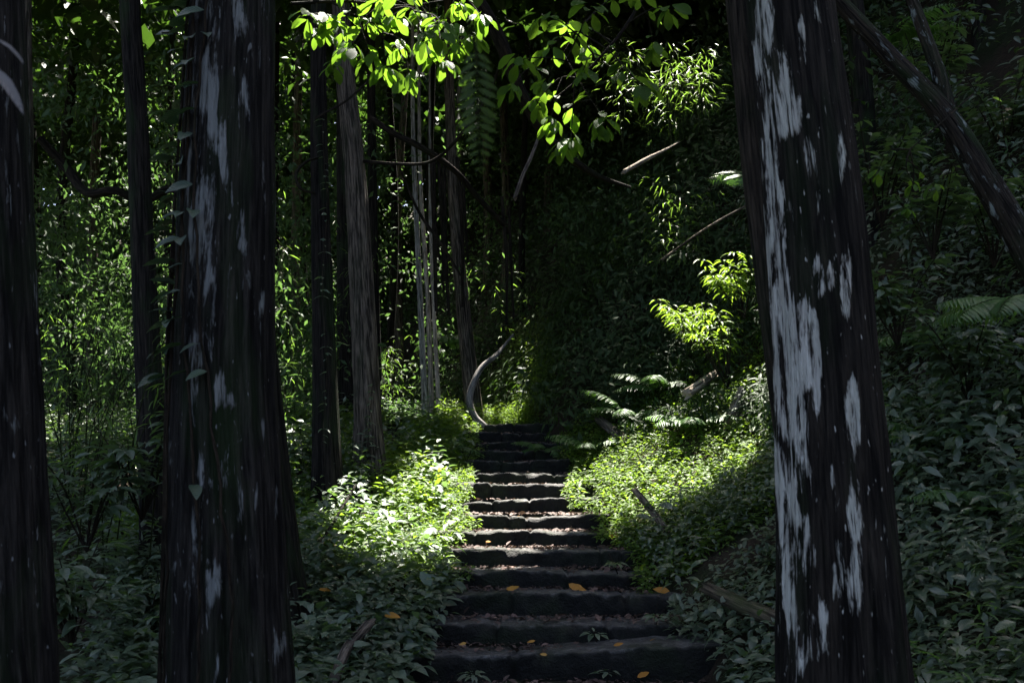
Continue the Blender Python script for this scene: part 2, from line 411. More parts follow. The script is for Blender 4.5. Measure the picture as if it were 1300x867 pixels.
def stone_mat():
    m, nt, out = mat('mossy_stone')
    g = nd(nt, 'ShaderNodeNewGeometry')
    a = noise_tex(nt, g.outputs['Position'], 2.1, 6, 0.65); b = noise_tex(nt, g.outputs['Position'], 38, 5, 0.7)
    c = noise_tex(nt, g.outputs['Position'], 9, 4, 0.6)
    col = ramp(nt, math_(nt, 'ADD', math_(nt, 'MULTIPLY', b, .5), math_(nt, 'MULTIPLY', c, .5)),
               [(0.34, (.030, .027, .026)), (0.52, (.085, .080, .077)), (0.70, (.24, .23, .22))]).outputs[0]
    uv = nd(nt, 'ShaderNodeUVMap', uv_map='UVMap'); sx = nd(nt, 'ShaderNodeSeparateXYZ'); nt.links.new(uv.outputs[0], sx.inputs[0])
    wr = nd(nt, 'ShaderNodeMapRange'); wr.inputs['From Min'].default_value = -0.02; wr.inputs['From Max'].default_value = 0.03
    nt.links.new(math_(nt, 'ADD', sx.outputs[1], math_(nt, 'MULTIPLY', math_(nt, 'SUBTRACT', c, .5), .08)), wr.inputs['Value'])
    riser_shade_col = ramp(nt, c, [(0.35, (.004, .004, .0035)), (0.6, (.010, .010, .008)), (0.8, (.03, .03, .026))]).outputs[0]
    col = mixc(nt, wr.outputs[0], riser_shade_col, col)      # painted shade: riser faces near black, sunlit treads left paler
    mm = nd(nt, 'ShaderNodeMapRange'); mm.inputs['From Min'].default_value = .50; mm.inputs['From Max'].default_value = .62
    nt.links.new(a, mm.inputs['Value'])
    col = mixc(nt, math_(nt, 'MULTIPLY', mm.outputs[0], .75), col, (.014, .020, .008))
    p = nd(nt, 'ShaderNodeBsdfPrincipled'); p.inputs['Roughness'].default_value = .72
    p.inputs['Specular IOR Level'].default_value = 0.3
    nt.links.new(col, p.inputs['Base Color'])
    bp = nd(nt, 'ShaderNodeBump'); bp.inputs['Strength'].default_value = 1.0; bp.inputs['Distance'].default_value = .035
    nt.links.new(math_(nt, 'ADD', b, c), bp.inputs['Height']); nt.links.new(bp.outputs[0], p.inputs['Normal'])
    nt.links.new(p.outputs[0], out.inputs['Surface']); return m
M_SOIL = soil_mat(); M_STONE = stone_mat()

# ------------------------------------------------------------------ ground sheet
def axis_coords(lo, hi, f0, f1, fine, coarse):
    mid = np.arange(f0, f1 + 1e-6, fine)
    def stretch(a, b):
        out, s, x = [], fine, a
        sg = 1 if b > a else -1
        while (b - x) * sg > 0:
            s = min(s * 1.12, coarse); x += sg * s; out.append(x)
        return np.array(out)
    return np.concatenate([stretch(f0, lo)[::-1], mid, stretch(f1, hi)])
xs = axis_coords(-130, 130, -6, 6, 0.09, 6.0); ys = axis_coords(-40, 140, 0, 20, 0.10, 6.0)
X, Y = np.meshgrid(xs, ys, indexing='ij')
Z = H(X, Y)
# the step bed is cut a little deeper under the stairs
bed = smooth(-0.95, -0.75, X) * smooth(0.12, -0.02, X - bank_foot(Y)) * smooth(6.2, 6.6, Y) * smooth(15.2, 14.6, Y)
Z = Z - 0.10 * bed + 0.015 * fbm(X * 5, Y * 5, 1.0)
b = Buf(); ny = len(ys)
i, j = np.meshgrid(np.arange(len(xs) - 1), np.arange(ny - 1), indexing='ij'); a = (i * ny + j).ravel()
b.add(np.stack([X, Y, Z], -1), np.stack([a, a + ny, a + ny + 1, a + 1], 1), None, np.stack([X, Y], -1))
tag(build('ground', b, M_SOIL), 'dark forest soil and leaf mould under the plants', kind='structure')

# ------------------------------------------------------------------ stone stairway
def step_edge(n): return D0 + STEP_T * n, Z0 + STEP_R * n
stair = thing('stone_stairway', 'dark mossy flight of rough stone steps climbing through the wood', 'stairs', (0.3, 6.5, -0.1))
STEP_INFO = []
_r = np.random.default_rng(3)
DZ = {}
for n in range(-1, NSTEP):
    ye, zt = step_edge(n)
    ye += _r.normal() * 0.025; zt += _r.normal() * 0.010
    xl = -0.80 + _r.normal() * 0.05; xr = bank_foot(ye) + 0.10 + _r.normal() * 0.05
    dep = STEP_T + 0.16 + (0.5 if n == NSTEP - 1 else 0)
    hgt = 0.26
    nx, nyy = 170, 16
    u = np.linspace(xl, xr, nx)
    # profile runs from the foot of the riser up over a rounded nose and back across the tread
    prof = []
    for k in range(7): prof.append((0.012 * (1 - k / 6), -hgt + (hgt - 0.025) * k / 6))
    for k in range(1, 5):
        t = k / 4 * math.pi / 2
        prof.append((0.014 * (1 - math.cos(t)), -0.025 + 0.025 * math.sin(t)))
    for k in range(1, 15): prof.append((0.030 + (dep - 0.030) * k / 14, 0.0))
    prof = np.array(prof)
    UU, KK = np.meshgrid(u, np.arange(len(prof)), indexing='ij')
    py_, pz_ = prof[KK, 0], prof[KK, 1]
    top = (KK >= 7).astype(float)
    ph = _r.random() * 50
    yaw = _r.normal() * .022
    wob = yaw * (UU - .3) + 0.085 * fbm(UU * 1.1, ph, 0.5 + 0 * UU) + 0.03 * fbm(UU * 6, ph + 9, pz_ * 8)
    zw = _r.normal() * .008 * (UU - .3) - 0.028 * smooth(.03, .5, py_) + 0.040 * fbm(UU * 1.7, ph + 20, 0 * UU) + 0.022 * fbm(UU * 7, py_ * 7, ph)
    # joints between the stones of one course
    for jx in np.sort(_r.uniform(xl + 0.25, xr - 0.25, 2)):
        gap = np.exp(-((UU - jx) / 0.020) ** 2)
        wob = wob + 0.035 * gap; zw = zw - 0.028 * gap
        past = smooth(jx - .012, jx + .012, UU)
        wob = wob + past * _r.normal() * .016; zw = zw + past * (_r.normal() * .008 + _r.normal() * .012 * (UU - jx))
    wob = wob + .030 * np.maximum(0, fbm(UU * 4, ph + 3, pz_ * 5) - .05) * 4 * np.exp(-(pz_ / .05) ** 2)      # chipped edge
    zw = zw - .05 * np.maximum(0, fbm(UU * 3.3, ph + 31, 0 * UU) - .12) * np.exp(-((py_ - .02) / .06) ** 2)
    wob = wob + .016 * fbm(UU * 16, ph, pz_ * 16)
    VX = UU + 0.010 * fbm(UU * 9, pz_ * 9, ph); VY = ye + py_ + wob * (1 - 0.5 * smooth(0.05, 0.4, py_)); VZ = zt + pz_ + zw * np.where(KK >= 5, 1, 0.4) + 0.012 * fbm(UU * 15, py_ * 15, pz_ * 15 + ph)
    b = Buf(); m = len(prof)
    i, j = np.meshgrid(np.arange(nx - 1), np.arange(m - 1), indexing='ij'); a = (i * m + j).ravel()
    V = np.stack([VX, VY, VZ], -1)
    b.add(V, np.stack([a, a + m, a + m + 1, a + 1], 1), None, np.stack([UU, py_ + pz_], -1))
    for e in (0, nx - 1):       # end faces
        ring = V[e]; low = ring.copy(); low[:, 2] = zt - hgt
        kk = np.arange(m - 1)
        q = np.stack([kk, kk + 1, m + kk + 1, m + kk], 1)
        b.add(np.vstack([ring, low]), q if e else q[:, ::-1])
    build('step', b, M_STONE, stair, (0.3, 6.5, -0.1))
    STEP_INFO.append((ye, zt, xl, xr))
def tread_z(x, y):
    """height of the stair surface"""
    zz = None
    for ye, zt, xl, xr in STEP_INFO:
        if y >= ye: zz = zt
    return zz if zz is not None else -0.2

# ------------------------------------------------------------------ spots to be sunlit: leaves are cut away along the sun ray
# (seen at px, py, metres ahead, radius of the gap in the canopy)
WIN = [(650, 668, 9.3, .55), (655, 640, 10.4, .75), (655, 612, 11.4, .75), (690, 650, 9.9, .5),
       (590, 660, 9.6, .55), (540, 640, 10.3, .75), (500, 650, 10.0, .6), (560, 605, 11.4, .7), (460, 680, 9.2, .5), (515, 685, 9.0, .5), (430, 690, 9.0, .4), (400, 690, 8.8, .3), (455, 715, 8.4, .28), (530, 712, 8.5, .3), (400, 735, 8.0, .14), (490, 740, 7.9, .2), (440, 735, 8.0, .2), (500, 710, 8.6, .3), (420, 660, 9.8, .4), (520, 590, 12, .4),
       (760, 590, 11.2, .8), (800, 570, 11.3, .8), (850, 555, 11.0, .9), (900, 540, 10.7, .95), (955, 520, 10.3, .75), (800, 590, 10.6, .6), (860, 580, 10.3, .5), (940, 550, 10, .4), (820, 605, 10.0, .45), (740, 615, 10.8, .45), (880, 590, 10, .4), (840, 520, 11.6, .5), (930, 500, 11, .5),
       (930, 400, 11.0, .32), (905, 350, 11.3, .25), (945, 330, 11.0, .25), (880, 440, 11.2, .3), (900, 470, 11, .25), (840, 455, 11.3, .25), (920, 203, 12.5, .3), (940, 480, 10.5, .35),
       (480, 30, 5.6, .8), (430, 25, 5.6, .45), (540, 40, 5.6, .7), (585, 10, 5.6, .45), (450, 60, 5.6, .35), (520, 70, 5.6, .3),
       (690, 110, 5.6, .45), (745, 140, 5.6, .4), (650, 115, 5.6, .35), (720, 185, 5.6, .4), (700, 50, 5.6, .35), (790, 70, 5.6, .3),
       (845, 45, 15, .25), (872, 20, 15, .25), (850, 95, 15, .2), (760, 20, 16, .2), (800, 30, 15.5, .2),
       (1180, 235, 8.0, .2), (1160, 255, 8.0, .16), (1115, 215, 8.0, .2), (1270, 250, 8.5, .26), (1290, 120, 10, .35), (1200, 330, 7.6, .2), (1265, 340, 7.4, .22), (1230, 200, 9, .2), (1140, 370, 7.4, .16), (1170, 400, 7.2, .14), (1250, 150, 10, .25), (1150, 60, 10.5, .3),
       (360, 60, 15, .8), (365, 160, 15, .7), (370, 280, 14, .7), (360, 400, 13, .6), (375, 470, 12, .5),
       (130, 270, 15, .55), (180, 230, 17, .4), (70, 400, 12, .3), (150, 330, 13, .35), (100, 480, 10.5, .25), (70, 280, 16, .4), (210, 330, 12, .2), (60, 530, 9, .2),
       (130, 60, 18, .3), (60, 120, 18, .3), (200, 120, 18, .3), (215, 40, 15, .2),
       (505, 400, 22, 1.5), (490, 460, 19, .5), (500, 520, 16, .8), (531, 320, 17, .35), (536, 420, 17, .35), (541, 500, 17, .3), (524, 230, 17, .3), (592, 440, 17, .25), (620, 400, 18, .5), (645, 480, 17, .55), (625, 430, 18, .5), (490, 330, 25, 1.6),
       (530, 400, 17, .25), (575, 400, 17, .5), (603, 490, 14.6, .45), (455, 200, 11.5, .18), (470, 400, 11.5, .15), (640, 520, 15.5, .3),
       (300, 30, 20, .6), (480, 200, 24, 1.4), (560, 150, 22, .7), (300, 200, 22, .6)]
def lift(a, b_, c):
    p = P(a, b_, c)
    while p[2] < float(H(p[0], p[1])) + .05 and c > 5: c -= .05; p = P(a, b_, c)
    return p
WP = np.array([lift(a, b_, c) for a, b_, c, _ in WIN]); WR = np.array([w[3] for w in WIN])
def sun_gap(q, grow=1.0, tmin=2.2):
    """True where a leaf would stand in one of the gaps"""
    q = np.asarray(q, float); hit = np.zeros(len(q), bool)
    wob = 1 + 0.45 * noise3(q[:, 0] * 1.1, q[:, 1] * 1.1, q[:, 2] * 1.1)
    for p, r in zip(WP, WR):
        rel = q - p; t = rel @ SUN
        d2 = (rel * rel).sum(1) - t * t
        hit |= (d2 < (r * wob * grow) ** 2) & (t > tmin)
    return hit

# ------------------------------------------------------------------ trees
TREES = []          # (root, top point, material for crown) - crowns are shared out later
def bark_bump(seed, amp=0.05, k=9):
    r = np.random.default_rng(seed); ph = r.random(8) * 6.28
    def f(a, d):
        s = 0
        for q, (kk, am) in enumerate(((2, .5), (3, .45), (k, .35), (k * 2 + 1, .22), (k * 3 + 2, .16))):
            s = s + am * np.sin(kk * a + ph[q] + 0.35 * np.sin(d * (0.7 + .3 * q) + ph[q + 2]))
        ca, sa = np.cos(a), np.sin(a)
        s = s + 1.3 * fbm(ca * 1.5 + seed, sa * 1.5, d * 1.3) + 0.7 * fbm(ca * 9 + seed, sa * 9, d * 3.0)
        return amp * s
    return f
def tree(name, label, pix, mat_, cat='tree', top=15.0, nseg=40, step=0.10, amp=0.045, flare=0.35, group=None, patch=None, crown=True, sink=0.25, seed=None):
    """pix: (px, py, d, width in px) from the top of what is seen downwards"""
    pts = [P(a, b_, c) for a, b_, c, _ in pix]; rad = [0.5 * w * c / F0 for a, b_, c, w in pix]
    pts, rad = list(pts)[::-1], list(rad)[::-1]          # upwards
    dirn = nrm(pts[1] - pts[0])
    if dirn[2] > 0.25:
        z0 = float(H(pts[0][0], pts[0][1])) - sink
        if pts[0][2] > z0 + 0.05:
            s = (pts[0][2] - z0) / dirn[2]
            pts.insert(0, pts[0] - dirn * s); rad.insert(0, rad[0] * 1.06)
    up = nrm(nrm(pts[-1] - pts[-2]) * .6 + np.array([0, 0, 1.0]))
    if top and pts[-1][2] < top:
        s = (top - pts[-1][2]) / max(up[2], 0.3)
        r1 = rad[-1]
        pts.append(pts[-1] + up * s * 0.5); rad.append(r1 * 0.72)
        pts.append(pts[-1] + nrm(up + np.array([0, 0, .5])) * s * 0.5); rad.append(r1 * 0.3)
    pts, rad, s = resample(pts, rad, step)
    hh = pts[:, 2] - (pts[0][2] + sink)
    rad = rad * (1 + flare * np.exp(-np.maximum(hh, 0) / 0.30))
    base = np.array([pts[0][0], pts[0][1], float(H(pts[0][0], pts[0][1]))])
    root = thing(name, label, cat, base, group)
    b = Buf(); sd = seed if seed is not None else len(TREES) * 7 + 3
    tube(b, pts, rad, nseg, 0.0, bark_bump(sd, amp), True, seam=(0, 1, 0), attr=patch)
    build('trunk', b, mat_, root, base)
    if crown: TREES.append([root, pts[-1].copy(), base, name])
    root['_n'] = len(TREES)
    return root, pts, rad, base

def ellipses(spec):
    """pale patches listed as (px, py, half width, half height, strength) on the near face of a trunk"""
    def f(V, d, a):
        px, py = project(V)
        v = np.zeros(len(V))
        for ex, ey, ew, eh, st in spec:
            q = ((px - ex) / ew) ** 2 + ((py - ey) / eh) ** 2
            v = np.maximum(v, st * np.clip(1.7 - q, 0, 1) ** .8)
        front = (np.cos(a) < 0.15)       # the seam (angle 0) looks away from the path
        return v * front
    return f
PATCH_R = [(968, 40, 12, 60, .9), (985, 120, 22, 55, .95), (1003, 150, 14, 30, .9), (1018, 60, 7, 35, .75), (975, 200, 12, 50, .9), (982, 260, 12, 60, .85),
           (985, 330, 13, 60, .9), (992, 400, 16, 60, 1.0), (1015, 430, 22, 50, 1.0), (1005, 500, 28, 75, 1.05), (1030, 480, 14, 60, .9), (1000, 580, 20, 70, .95),
           (1025, 560, 14, 70, .85), (1005, 660, 18, 70, .85), (1025, 720, 14, 60, .9), (1035, 790, 12, 50, .75), (1000, 780, 12, 60, .7),
           (1040, 350, 9, 30, .85), (1074, 365, 8, 45, .8), (1055, 355, 8, 20, .8), (1080, 540, 11, 60, .75), (1085, 640, 10, 50, .7), (1085, 740, 12, 50, .65),
           (1025, 200, 8, 30, .65), (1012, 215, 6, 22, .7), (1065, 205, 8, 35, .5), (1060, 620, 7, 40, .6), (1065, 720, 8, 40, .6), (1010, 830, 16, 40, .6)]
PATCH_L = [(262, 60, 16, 90, .72), (275, 180, 14, 90, .72), (250, 240, 14, 90, .68), (255, 130, 12, 60, .66), (310, 135, 9, 35, .75), (303, 20, 10, 40, .68), (306, 295, 7, 25, .72),
           (270, 300, 14, 70, .66), (262, 400, 12, 80, .60), (280, 495, 9, 22, .78), (292, 512, 7, 18, .75), (245, 420, 12, 80, .55), (259, 598, 6, 24, .72), (272, 735, 12, 26, .66),
           (325, 625, 5, 26, .6), (250, 690, 10, 60, .45), (335, 560, 5, 30, .5), (265, 25, 10, 30, .6)]
T_R, ptsR, radR, baseR = tree('cedar_tree', 'thick lichen-patched cedar trunk in front of the right bank, white bark scars down its face',
     [(1000, -10, 3.55, 112), (1030, 250, 3.52, 118), (1045, 430, 3.5, 124), (1062, 680, 3.47, 138), (1072, 867, 3.45, 152)], M_BARK_R, nseg=120, step=0.03, amp=0.05, patch=ellipses([(a, b_, c, d, e * (.93 if a < 1030 else 1.18)) for a, b_, c, d, e in PATCH_R]), top=17, seed=4)
tree('cedar_tree', 'plain brown cedar trunk half hidden behind the white-patched right trunk',
     [(966, -10, 3.95, 92), (992, 250, 3.92, 90), (1012, 430, 3.9, 84), (1048, 700, 3.9, 84)], M_BARK_MID, nseg=90, step=0.04, amp=0.03, top=17, seed=9)
T_L, ptsL, radL, baseL = tree('cedar_tree', 'thick cedar trunk with creeper and grey streaks, left of the steps',
     [(296, -10, 3.65, 104), (288, 250, 3.62, 118), (284, 430, 3.6, 126), (288, 680, 3.57, 138), (291, 867, 3.55, 148)], M_BARK_L, nseg=110, step=0.035, amp=0.05, patch=ellipses([(a, b_, c * .9, d, e * .84) for a, b_, c, d, e in PATCH_L]), top=17, seed=5)
tree('cedar_tree', 'black trunk close behind the creeper-clad left trunk, widening at its foot',
     [(292, 100, 7.2, 62), (312, 420, 7.25, 70), (330, 640, 7.3, 84), (338, 790, 7.3, 98)], M_BARK_DK, nseg=48, step=0.06, top=16, seed=6)
tree('cedar_tree', 'dark trunk cut off by the left edge of the photo',
     [(-22, -10, 3.1, 100), (-22, 250, 3.1, 118), (-20, 560, 3.1, 140), (-18, 867, 3.1, 156)], M_BARK_L, nseg=90, step=0.05, top=17, seed=8)
tree('slender_tree', 'pale brown slender trunk just inside the dark left-edge trunk',
     [(22, -10, 9.0, 33), (24, 200, 9.0, 34), (20, 560, 9.0, 38)], M_BARK_BR, nseg=30, top=14, seed=21)
tree('slender_tree', 'dark slim trunk among bamboo between the two big left trunks',
     [(164, -10, 8.6, 26), (174, 150, 8.6, 27), (182, 330, 8.6, 29), (196, 620, 8.6, 36)], M_BARK_DK, nseg=36, top=14, seed=22)
tree('cedar_tree', 'straight dark green-tinged trunk standing in the herbs left of the steps',
     [(404, 40, 10.2, 20), (406, 250, 10.2, 23), (411, 430, 10.2, 28), (416, 625, 10.2, 37)], M_BARK_DK, nseg=44, top=16, seed=23)
tree('cedar_tree', 'brown fibrous-barked trunk nearest the left side of the sunlit steps',
     [(437, 74, 11.5, 24), (452, 230, 11.5, 28), (459, 350, 11.5, 31), (468, 540, 11.5, 35), (470, 600, 11.5, 39)], M_BARK_BR, nseg=56, step=0.06, amp=0.07, top=16, seed=24)
tree('slender_tree', 'dark trunk showing just left of the brown fibrous trunk',
     [(436, 80, 15.0, 19), (438, 300, 15.0, 22), (440, 560, 15.0, 24)], M_BARK_DK, nseg=24, top=15, seed=25)
tree('slender_tree', 'thin dark stem showing just right of the brown fibrous trunk',
     [(471, 60, 16.0, 11), (474, 300, 16.0, 12), (480, 560, 16.0, 14)], M_BARK_DK, nseg=16, top=13, seed=26)
tree('white_tree', 'tallest of the white slender trunks, left of the other two',
     [(525, 190, 17.0, 6), (532, 350, 17.0, 7), (541, 545, 17.0, 8.5)], M_BARK_W, nseg=20, amp=.02, top=13, seed=27)
tree('white_tree', 'pale grey slender trunk close behind the tallest white one',
     [(534, 240, 18.0, 5), (543, 380, 18.0, 6), (549, 548, 18.0, 7)], M_BARK_W, nseg=20, amp=.02, top=12, seed=28)
tree('white_tree', 'thinnest white trunk, leaning left, nearest the big grey leaning tree',
     [(547, 300, 17.4, 4.5), (551, 400, 17.4, 5), (559, 550, 17.4, 6.5)], M_BARK_W, nseg=16, amp=.02, top=11, seed=29)
tree('grey_tree', 'grey trunk leaning left at the head of the stairs, behind the bent white stem',
     [(570, 80, 17.0, 13), (576, 250, 17.0, 15), (587, 380, 17.0, 18), (599, 495, 17.0, 21)], M_BARK_BR, nseg=36, amp=.05, top=15, seed=30)
# bent stem at the head of the stairs
pp = [(652, 424, 15.0, 2.5), (636, 444, 14.9, 4), (630, 451, 14.8, 6), (612, 466, 14.7, 7), (601, 487, 14.6, 8), (596, 509, 14.6, 8.5), (602, 528, 14.6, 8.5), (619, 544, 14.6, 9), (638, 556, 14.7, 12)]
def loose_tube(name, label, cat, pp, mat_, nseg=14, step=0.05, amp=.03, kid=None, group=None, seed=1, end=None):
    pts = [P(a, b_, c) for a, b_, c, _ in pp]; rad = [0.5 * w * c / F0 for a, b_, c, w in pp]
    pts, rad, s = resample(pts, rad, step)
    b = Buf(); tube(b, pts, rad, nseg, 0, bark_bump(seed, amp), True, jag=1.3 if cat in ('log', 'stump', 'branch', 'pole', 'stick') else 0)
    base = pts[-1]
    o = build(name, b, mat_, None, base)
    return tag(o, label, cat, group)
loose_tube('bent_stem', 'bare white stem bent like a bow at the top of the stairs', 'dead stem', pp, M_BARK_STEM, amp=.11)
# leaning tree upper right with a fork
r_, pL, rL, bL = tree('leaning_tree', 'spotted trunk leaning down to the right behind the white-patched trunk, forked halfway', 
     [(1045, -18, 7.6, 20), (1130, 72, 7.5, 23), (1196, 142, 7.4, 29), (1250, 228, 7.3, 34), (1320, 345, 7.2, 40)], M_BARK_LEAN, nseg=40, step=.05, top=None, crown=False, seed=31, flare=0)
b = Buf(); pts = [P(1203, 150, 7.40), P(1196, 110, 7.42), (P(1178, 55, 7.5)), P(1152, -15, 7.6)]
pts, rad, s = resample(pts, [.075, .062, .054, .048], .05); tube(b, pts, rad, 30, 0, bark_bump(77, .05)); build('branch', b, M_BARK_LEAN, r_, bL)
tree('slender_tree', 'thin black trunk at the top right above the leaning spotted trunk',
     [(1246, -10, 11.5, 14), (1238, 70, 11.5, 15), (1222, 190, 11.5, 17)], M_BARK_DK, nseg=20, top=16, seed=32)
tree('slender_tree', 'dark trunk peeping out right of the white-patched trunk top',
     [(1082, -10, 11, 26), (1090, 60, 11, 27), (1100, 200, 11, 30)], M_BARK_DK, nseg=24, top=16, seed=33)
# dark arching limb across the top centre
pp = [(590, -25, 9.5, 20), (632, 45, 9.8, 19), (660, 115, 10.2, 17), (688, 165, 10.6, 14), (726, 203, 11.2, 11), (764, 226, 11.8, 7), (800, 238, 12.3, 4)]
loose_tube('bare_limb', 'black bare limb slanting down from the top centre towards the dark hillside', 'limb', pp, M_VINE, 18, .08, .06, seed=12)
# far slim trunks
far = [(492, 24, 9), (508, 28, 10), (352, 20, 12), (376, 24, 12), (90, 22, 14), (118, 26, 13), (214, 21, 10), (640, 24, 12), (664, 21, 9), (615, 27, 12), (556, 26, 9), (700, 25, 12), (388, 28, 12), (590, 30, 13), (46, 25, 14), (232, 26, 14)]
for k, (px, d, w) in enumerate(far):
    e = RNG.normal(size=2) * 7
    tree('slim_tree', 'slim shadowy trunk far back in the wood', [(px + e[0], 60, d, w * .8), (px + e[1], 300, d, w), (px, 480, d, w * 1.15)], [M_BARK_DK, M_BARK_BR][k % 2], nseg=10, step=.4, top=17, group='slim trunks far back in the wood', seed=40 + k)

# ------------------------------------------------------------------ mostly unseen canopy shaped to block the sun, shared out as crowns
def canopy():
    rng = np.random.default_rng(21)
    n = 330000
    x = rng.uniform(-22, 16, n); y = rng.uniform(8.3, 46, n)
    z = rng.uniform(11.0, 17.5, n) + 0.18 * np.maximum(0, y - 24)
    hill = smooth(2, 12, x) * smooth(6, 12, y)
    x[:45000] = rng.uniform(-1, 9, 45000); y[:45000] = rng.uniform(11, 28, 45000)      # extra leaves added to darken the hillside
    x[45000:85000] = rng.uniform(-7, 7, 40000); y[45000:85000] = rng.uniform(8.3, 15, 40000)
    x[97000:130000] = rng.uniform(-6, 9, 33000); y[97000:130000] = rng.uniform(17, 34, 33000)
    x[85000:97000] = rng.uniform(-2.6, 2.4, 12000); y[85000:97000] = rng.uniform(4.3, 8.5, 12000)  # leaves added out of view to keep sun off the near frond
    hill = smooth(2, 12, x) * smooth(6, 12, y)
    z = z + hill * 3
    q = np.stack([x, y, z], 1)
    clump = noise3(x * .4, y * .4, z * .4)
    keep = ~((x > 3.0) & (y < 10.5)) & ((clump > -0.45) | (np.arange(n) < 130000))
    keep &= ~((y > 20) & (x < -5) & (noise3(x * .28, y * .28, 2.0) > .5))      # openings cut in the far canopy to light the woods
    keep &= ~sun_gap(q, 1.25)
    q = q[keep]
    if not len(TREES): return
    tp = np.array([[t[1][0], t[1][1]] for t in TREES])
    own = np.argmin(((q[:, None, :2] - tp[None]) ** 2).sum(-1), 1)
    for k, t in enumerate(TREES):
        qq = q[own == k]
        if len(qq) < 30:
            qq = t[1] + rng.normal(size=(200, 3)) * np.array([.9, .9, 1.2])
            qq = qq[~sun_gap(qq)]
        m = len(qq)
        b = Buf()
        D = rand_dir(rng, m); D[:, 2] -= .3
        N = rand_dir(rng, m, 1.3)
        L = rng.uniform(.26, .46, m) * np.where(qq[:, 1] < 19, 1.6, 1.15)
        leaves(b, qq, D, N, L, L * rng.uniform(.45, .62, m), LF0, rng)
        build('crown', b, M_CROWN, t[0], t[2])  # overhead leaves placed for their shade, kept as this tree's crown
canopy()

# ------------------------------------------------------------------ ground cover and undergrowth (beyond counting)
def cover(name, label, G, axis, h, nl, L, mat_, tmpl, rng, wr=(.36, .5), stem=True, lift=(.3, 1.0), elev=(-.25, .55), gaps=False):
    n = len(G); b = Buf()
    axis = nrm(axis)
    ref = np.where(np.abs(axis[:, 2:3]) > .95, np.array([[1., 0, 0]]), np.array([[0, 0, 1.]]))
    A = nrm(np.cross(axis, ref)); B = np.cross(axis, A)
    ph = rng.random(n) * 6.28
    prnd = rng.random(n)
    for k in range(nl):
        t = (k + 1) / nl
        az = ph + k * 2.4 + rng.normal(size=n) * .3
        out = A * np.cos(az)[:, None] + B * np.sin(az)[:, None]
        el = elev[0] + (elev[1] - elev[0]) * t + rng.normal(size=n) * .22
        D = out * np.cos(el)[:, None] + axis * np.sin(el)[:, None]
        pos = G + axis * (h * (lift[0] + (lift[1] - lift[0]) * t))[:, None] + out * (L * rng.uniform(.15, .8, n) * (1.25 - t))[:, None]
        l = L * rng.uniform(.65, 1.15, n)
        k = np.ones(n, bool) if not gaps else ~sun_gap(pos, .9, .7)
        leaves(b, pos[k], D[k], axis[k] + rng.normal(size=(k.sum(), 3)) * .25, l[k], l[k] * rng.uniform(*wr, k.sum()), tmpl, rng, np.clip(prnd[k] * .6 + rng.random(k.sum()) * .4, 0, 1))
    o = build(name, b, mat_)
    return tag(o, label, kind='stuff')

def on_ground(n, xr, yr, rng, ok):
    x = rng.uniform(*xr, n); y = rng.uniform(*yr, n)
    k = ok(x, y); x, y = x[k], y[k]
    return np.stack([x, y, H(x, y)], 1), Hn(x, y)
UP = np.array([0, 0, 1.0])
def right_cover():
    rng = np.random.default_rng(31)
    # herbs on the right bank, from the foot of the stairs to the slope; patchy, of several kinds
    lim = lambda x, y: (x > bank_foot(y) + .02 + .25 * noise3(x * 2, y * 2, 3)) & (x < .2 + .72 * y)
    G, N = on_ground(9000, (.5, 7.5), (3.2, 9.6), rng, lambda x, y: lim(x, y) & (noise3(x * 1.1, y * 1.1, 8) > -.72))
    cover('bank_herbs', 'grey-green leafy herbs carpeting the right bank beside the stairs', G, N * .55 + UP * .6, rng.uniform(.08, .30, len(G)), 8, rng.uniform(.04, .115, len(G)), M_BANK_SHADE, LF2, rng)
    G, N = on_ground(1500, (.5, 7.5), (3.2, 9.8), rng, lambda x, y: lim(x, y) & (noise3(x * .9, y * .9, 18) > -.1))
    cover('bank_grass', 'narrow-leaved plants among the herbs of the right bank', G, N * .5 + UP * .6, rng.uniform(.15, .42, len(G)), 9, rng.uniform(.12, .22, len(G)), M_FERN, LL2, rng, wr=(.13, .22))
    G, N = on_ground(420, (.9, 7.5), (3.6, 9.0), rng, lim)
    cover('bank_broadleaf', 'larger leaved plants scattered on the right bank', G, N * .5 + UP * .6, rng.uniform(.20, .40, len(G)), 8, rng.uniform(.10, .17, len(G)), M_BANK_SHADE, LF3, rng, wr=(.4, .6))
    G, N = on_ground(8200, (.3, 5.2), (8.3, 13.6), rng, lambda x, y: (x > bank_foot(y) - .12 + .25 * noise3(x * 3, y * 3, 3)) & (x < .36 * y))
    cover('low_herbs', 'bright low herbs on the sunlit bank right of the steps', G, N * .4 + UP, rng.uniform(.04, .17, len(G)), 8, rng.uniform(.035, .095, len(G)), M_HERB_LIT, LF2, rng)
    G, N = on_ground(2600, (1.2, 5.5), (9.5, 14.8), rng, lambda x, y: (x > bank_foot(y) + .7 + 1.0 * smooth(12.5, 10.5, y)) & (x < .36 * y))
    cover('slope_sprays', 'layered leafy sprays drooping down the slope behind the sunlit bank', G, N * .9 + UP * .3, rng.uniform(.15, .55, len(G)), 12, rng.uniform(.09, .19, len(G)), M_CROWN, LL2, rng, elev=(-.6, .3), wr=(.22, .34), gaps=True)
    # taller growth on the bank
    G, N = on_ground(1500, (2.0, 11), (5.0, 14), rng, lambda x, y: (x > bank_foot(y) + .9 + 1.9 * smooth(7.6, 8.6, y)) & (x < .2 + .75 * y))
    cover('bank_undergrowth', 'taller shaded leafy growth over the upper right bank', G, N * .8 + UP * .5, rng.uniform(.3, .8, len(G)), 14, rng.uniform(.09, .18, len(G)), M_BANK_SHADE, LF2, rng, elev=(-.5, .4), gaps=True)
right_cover()
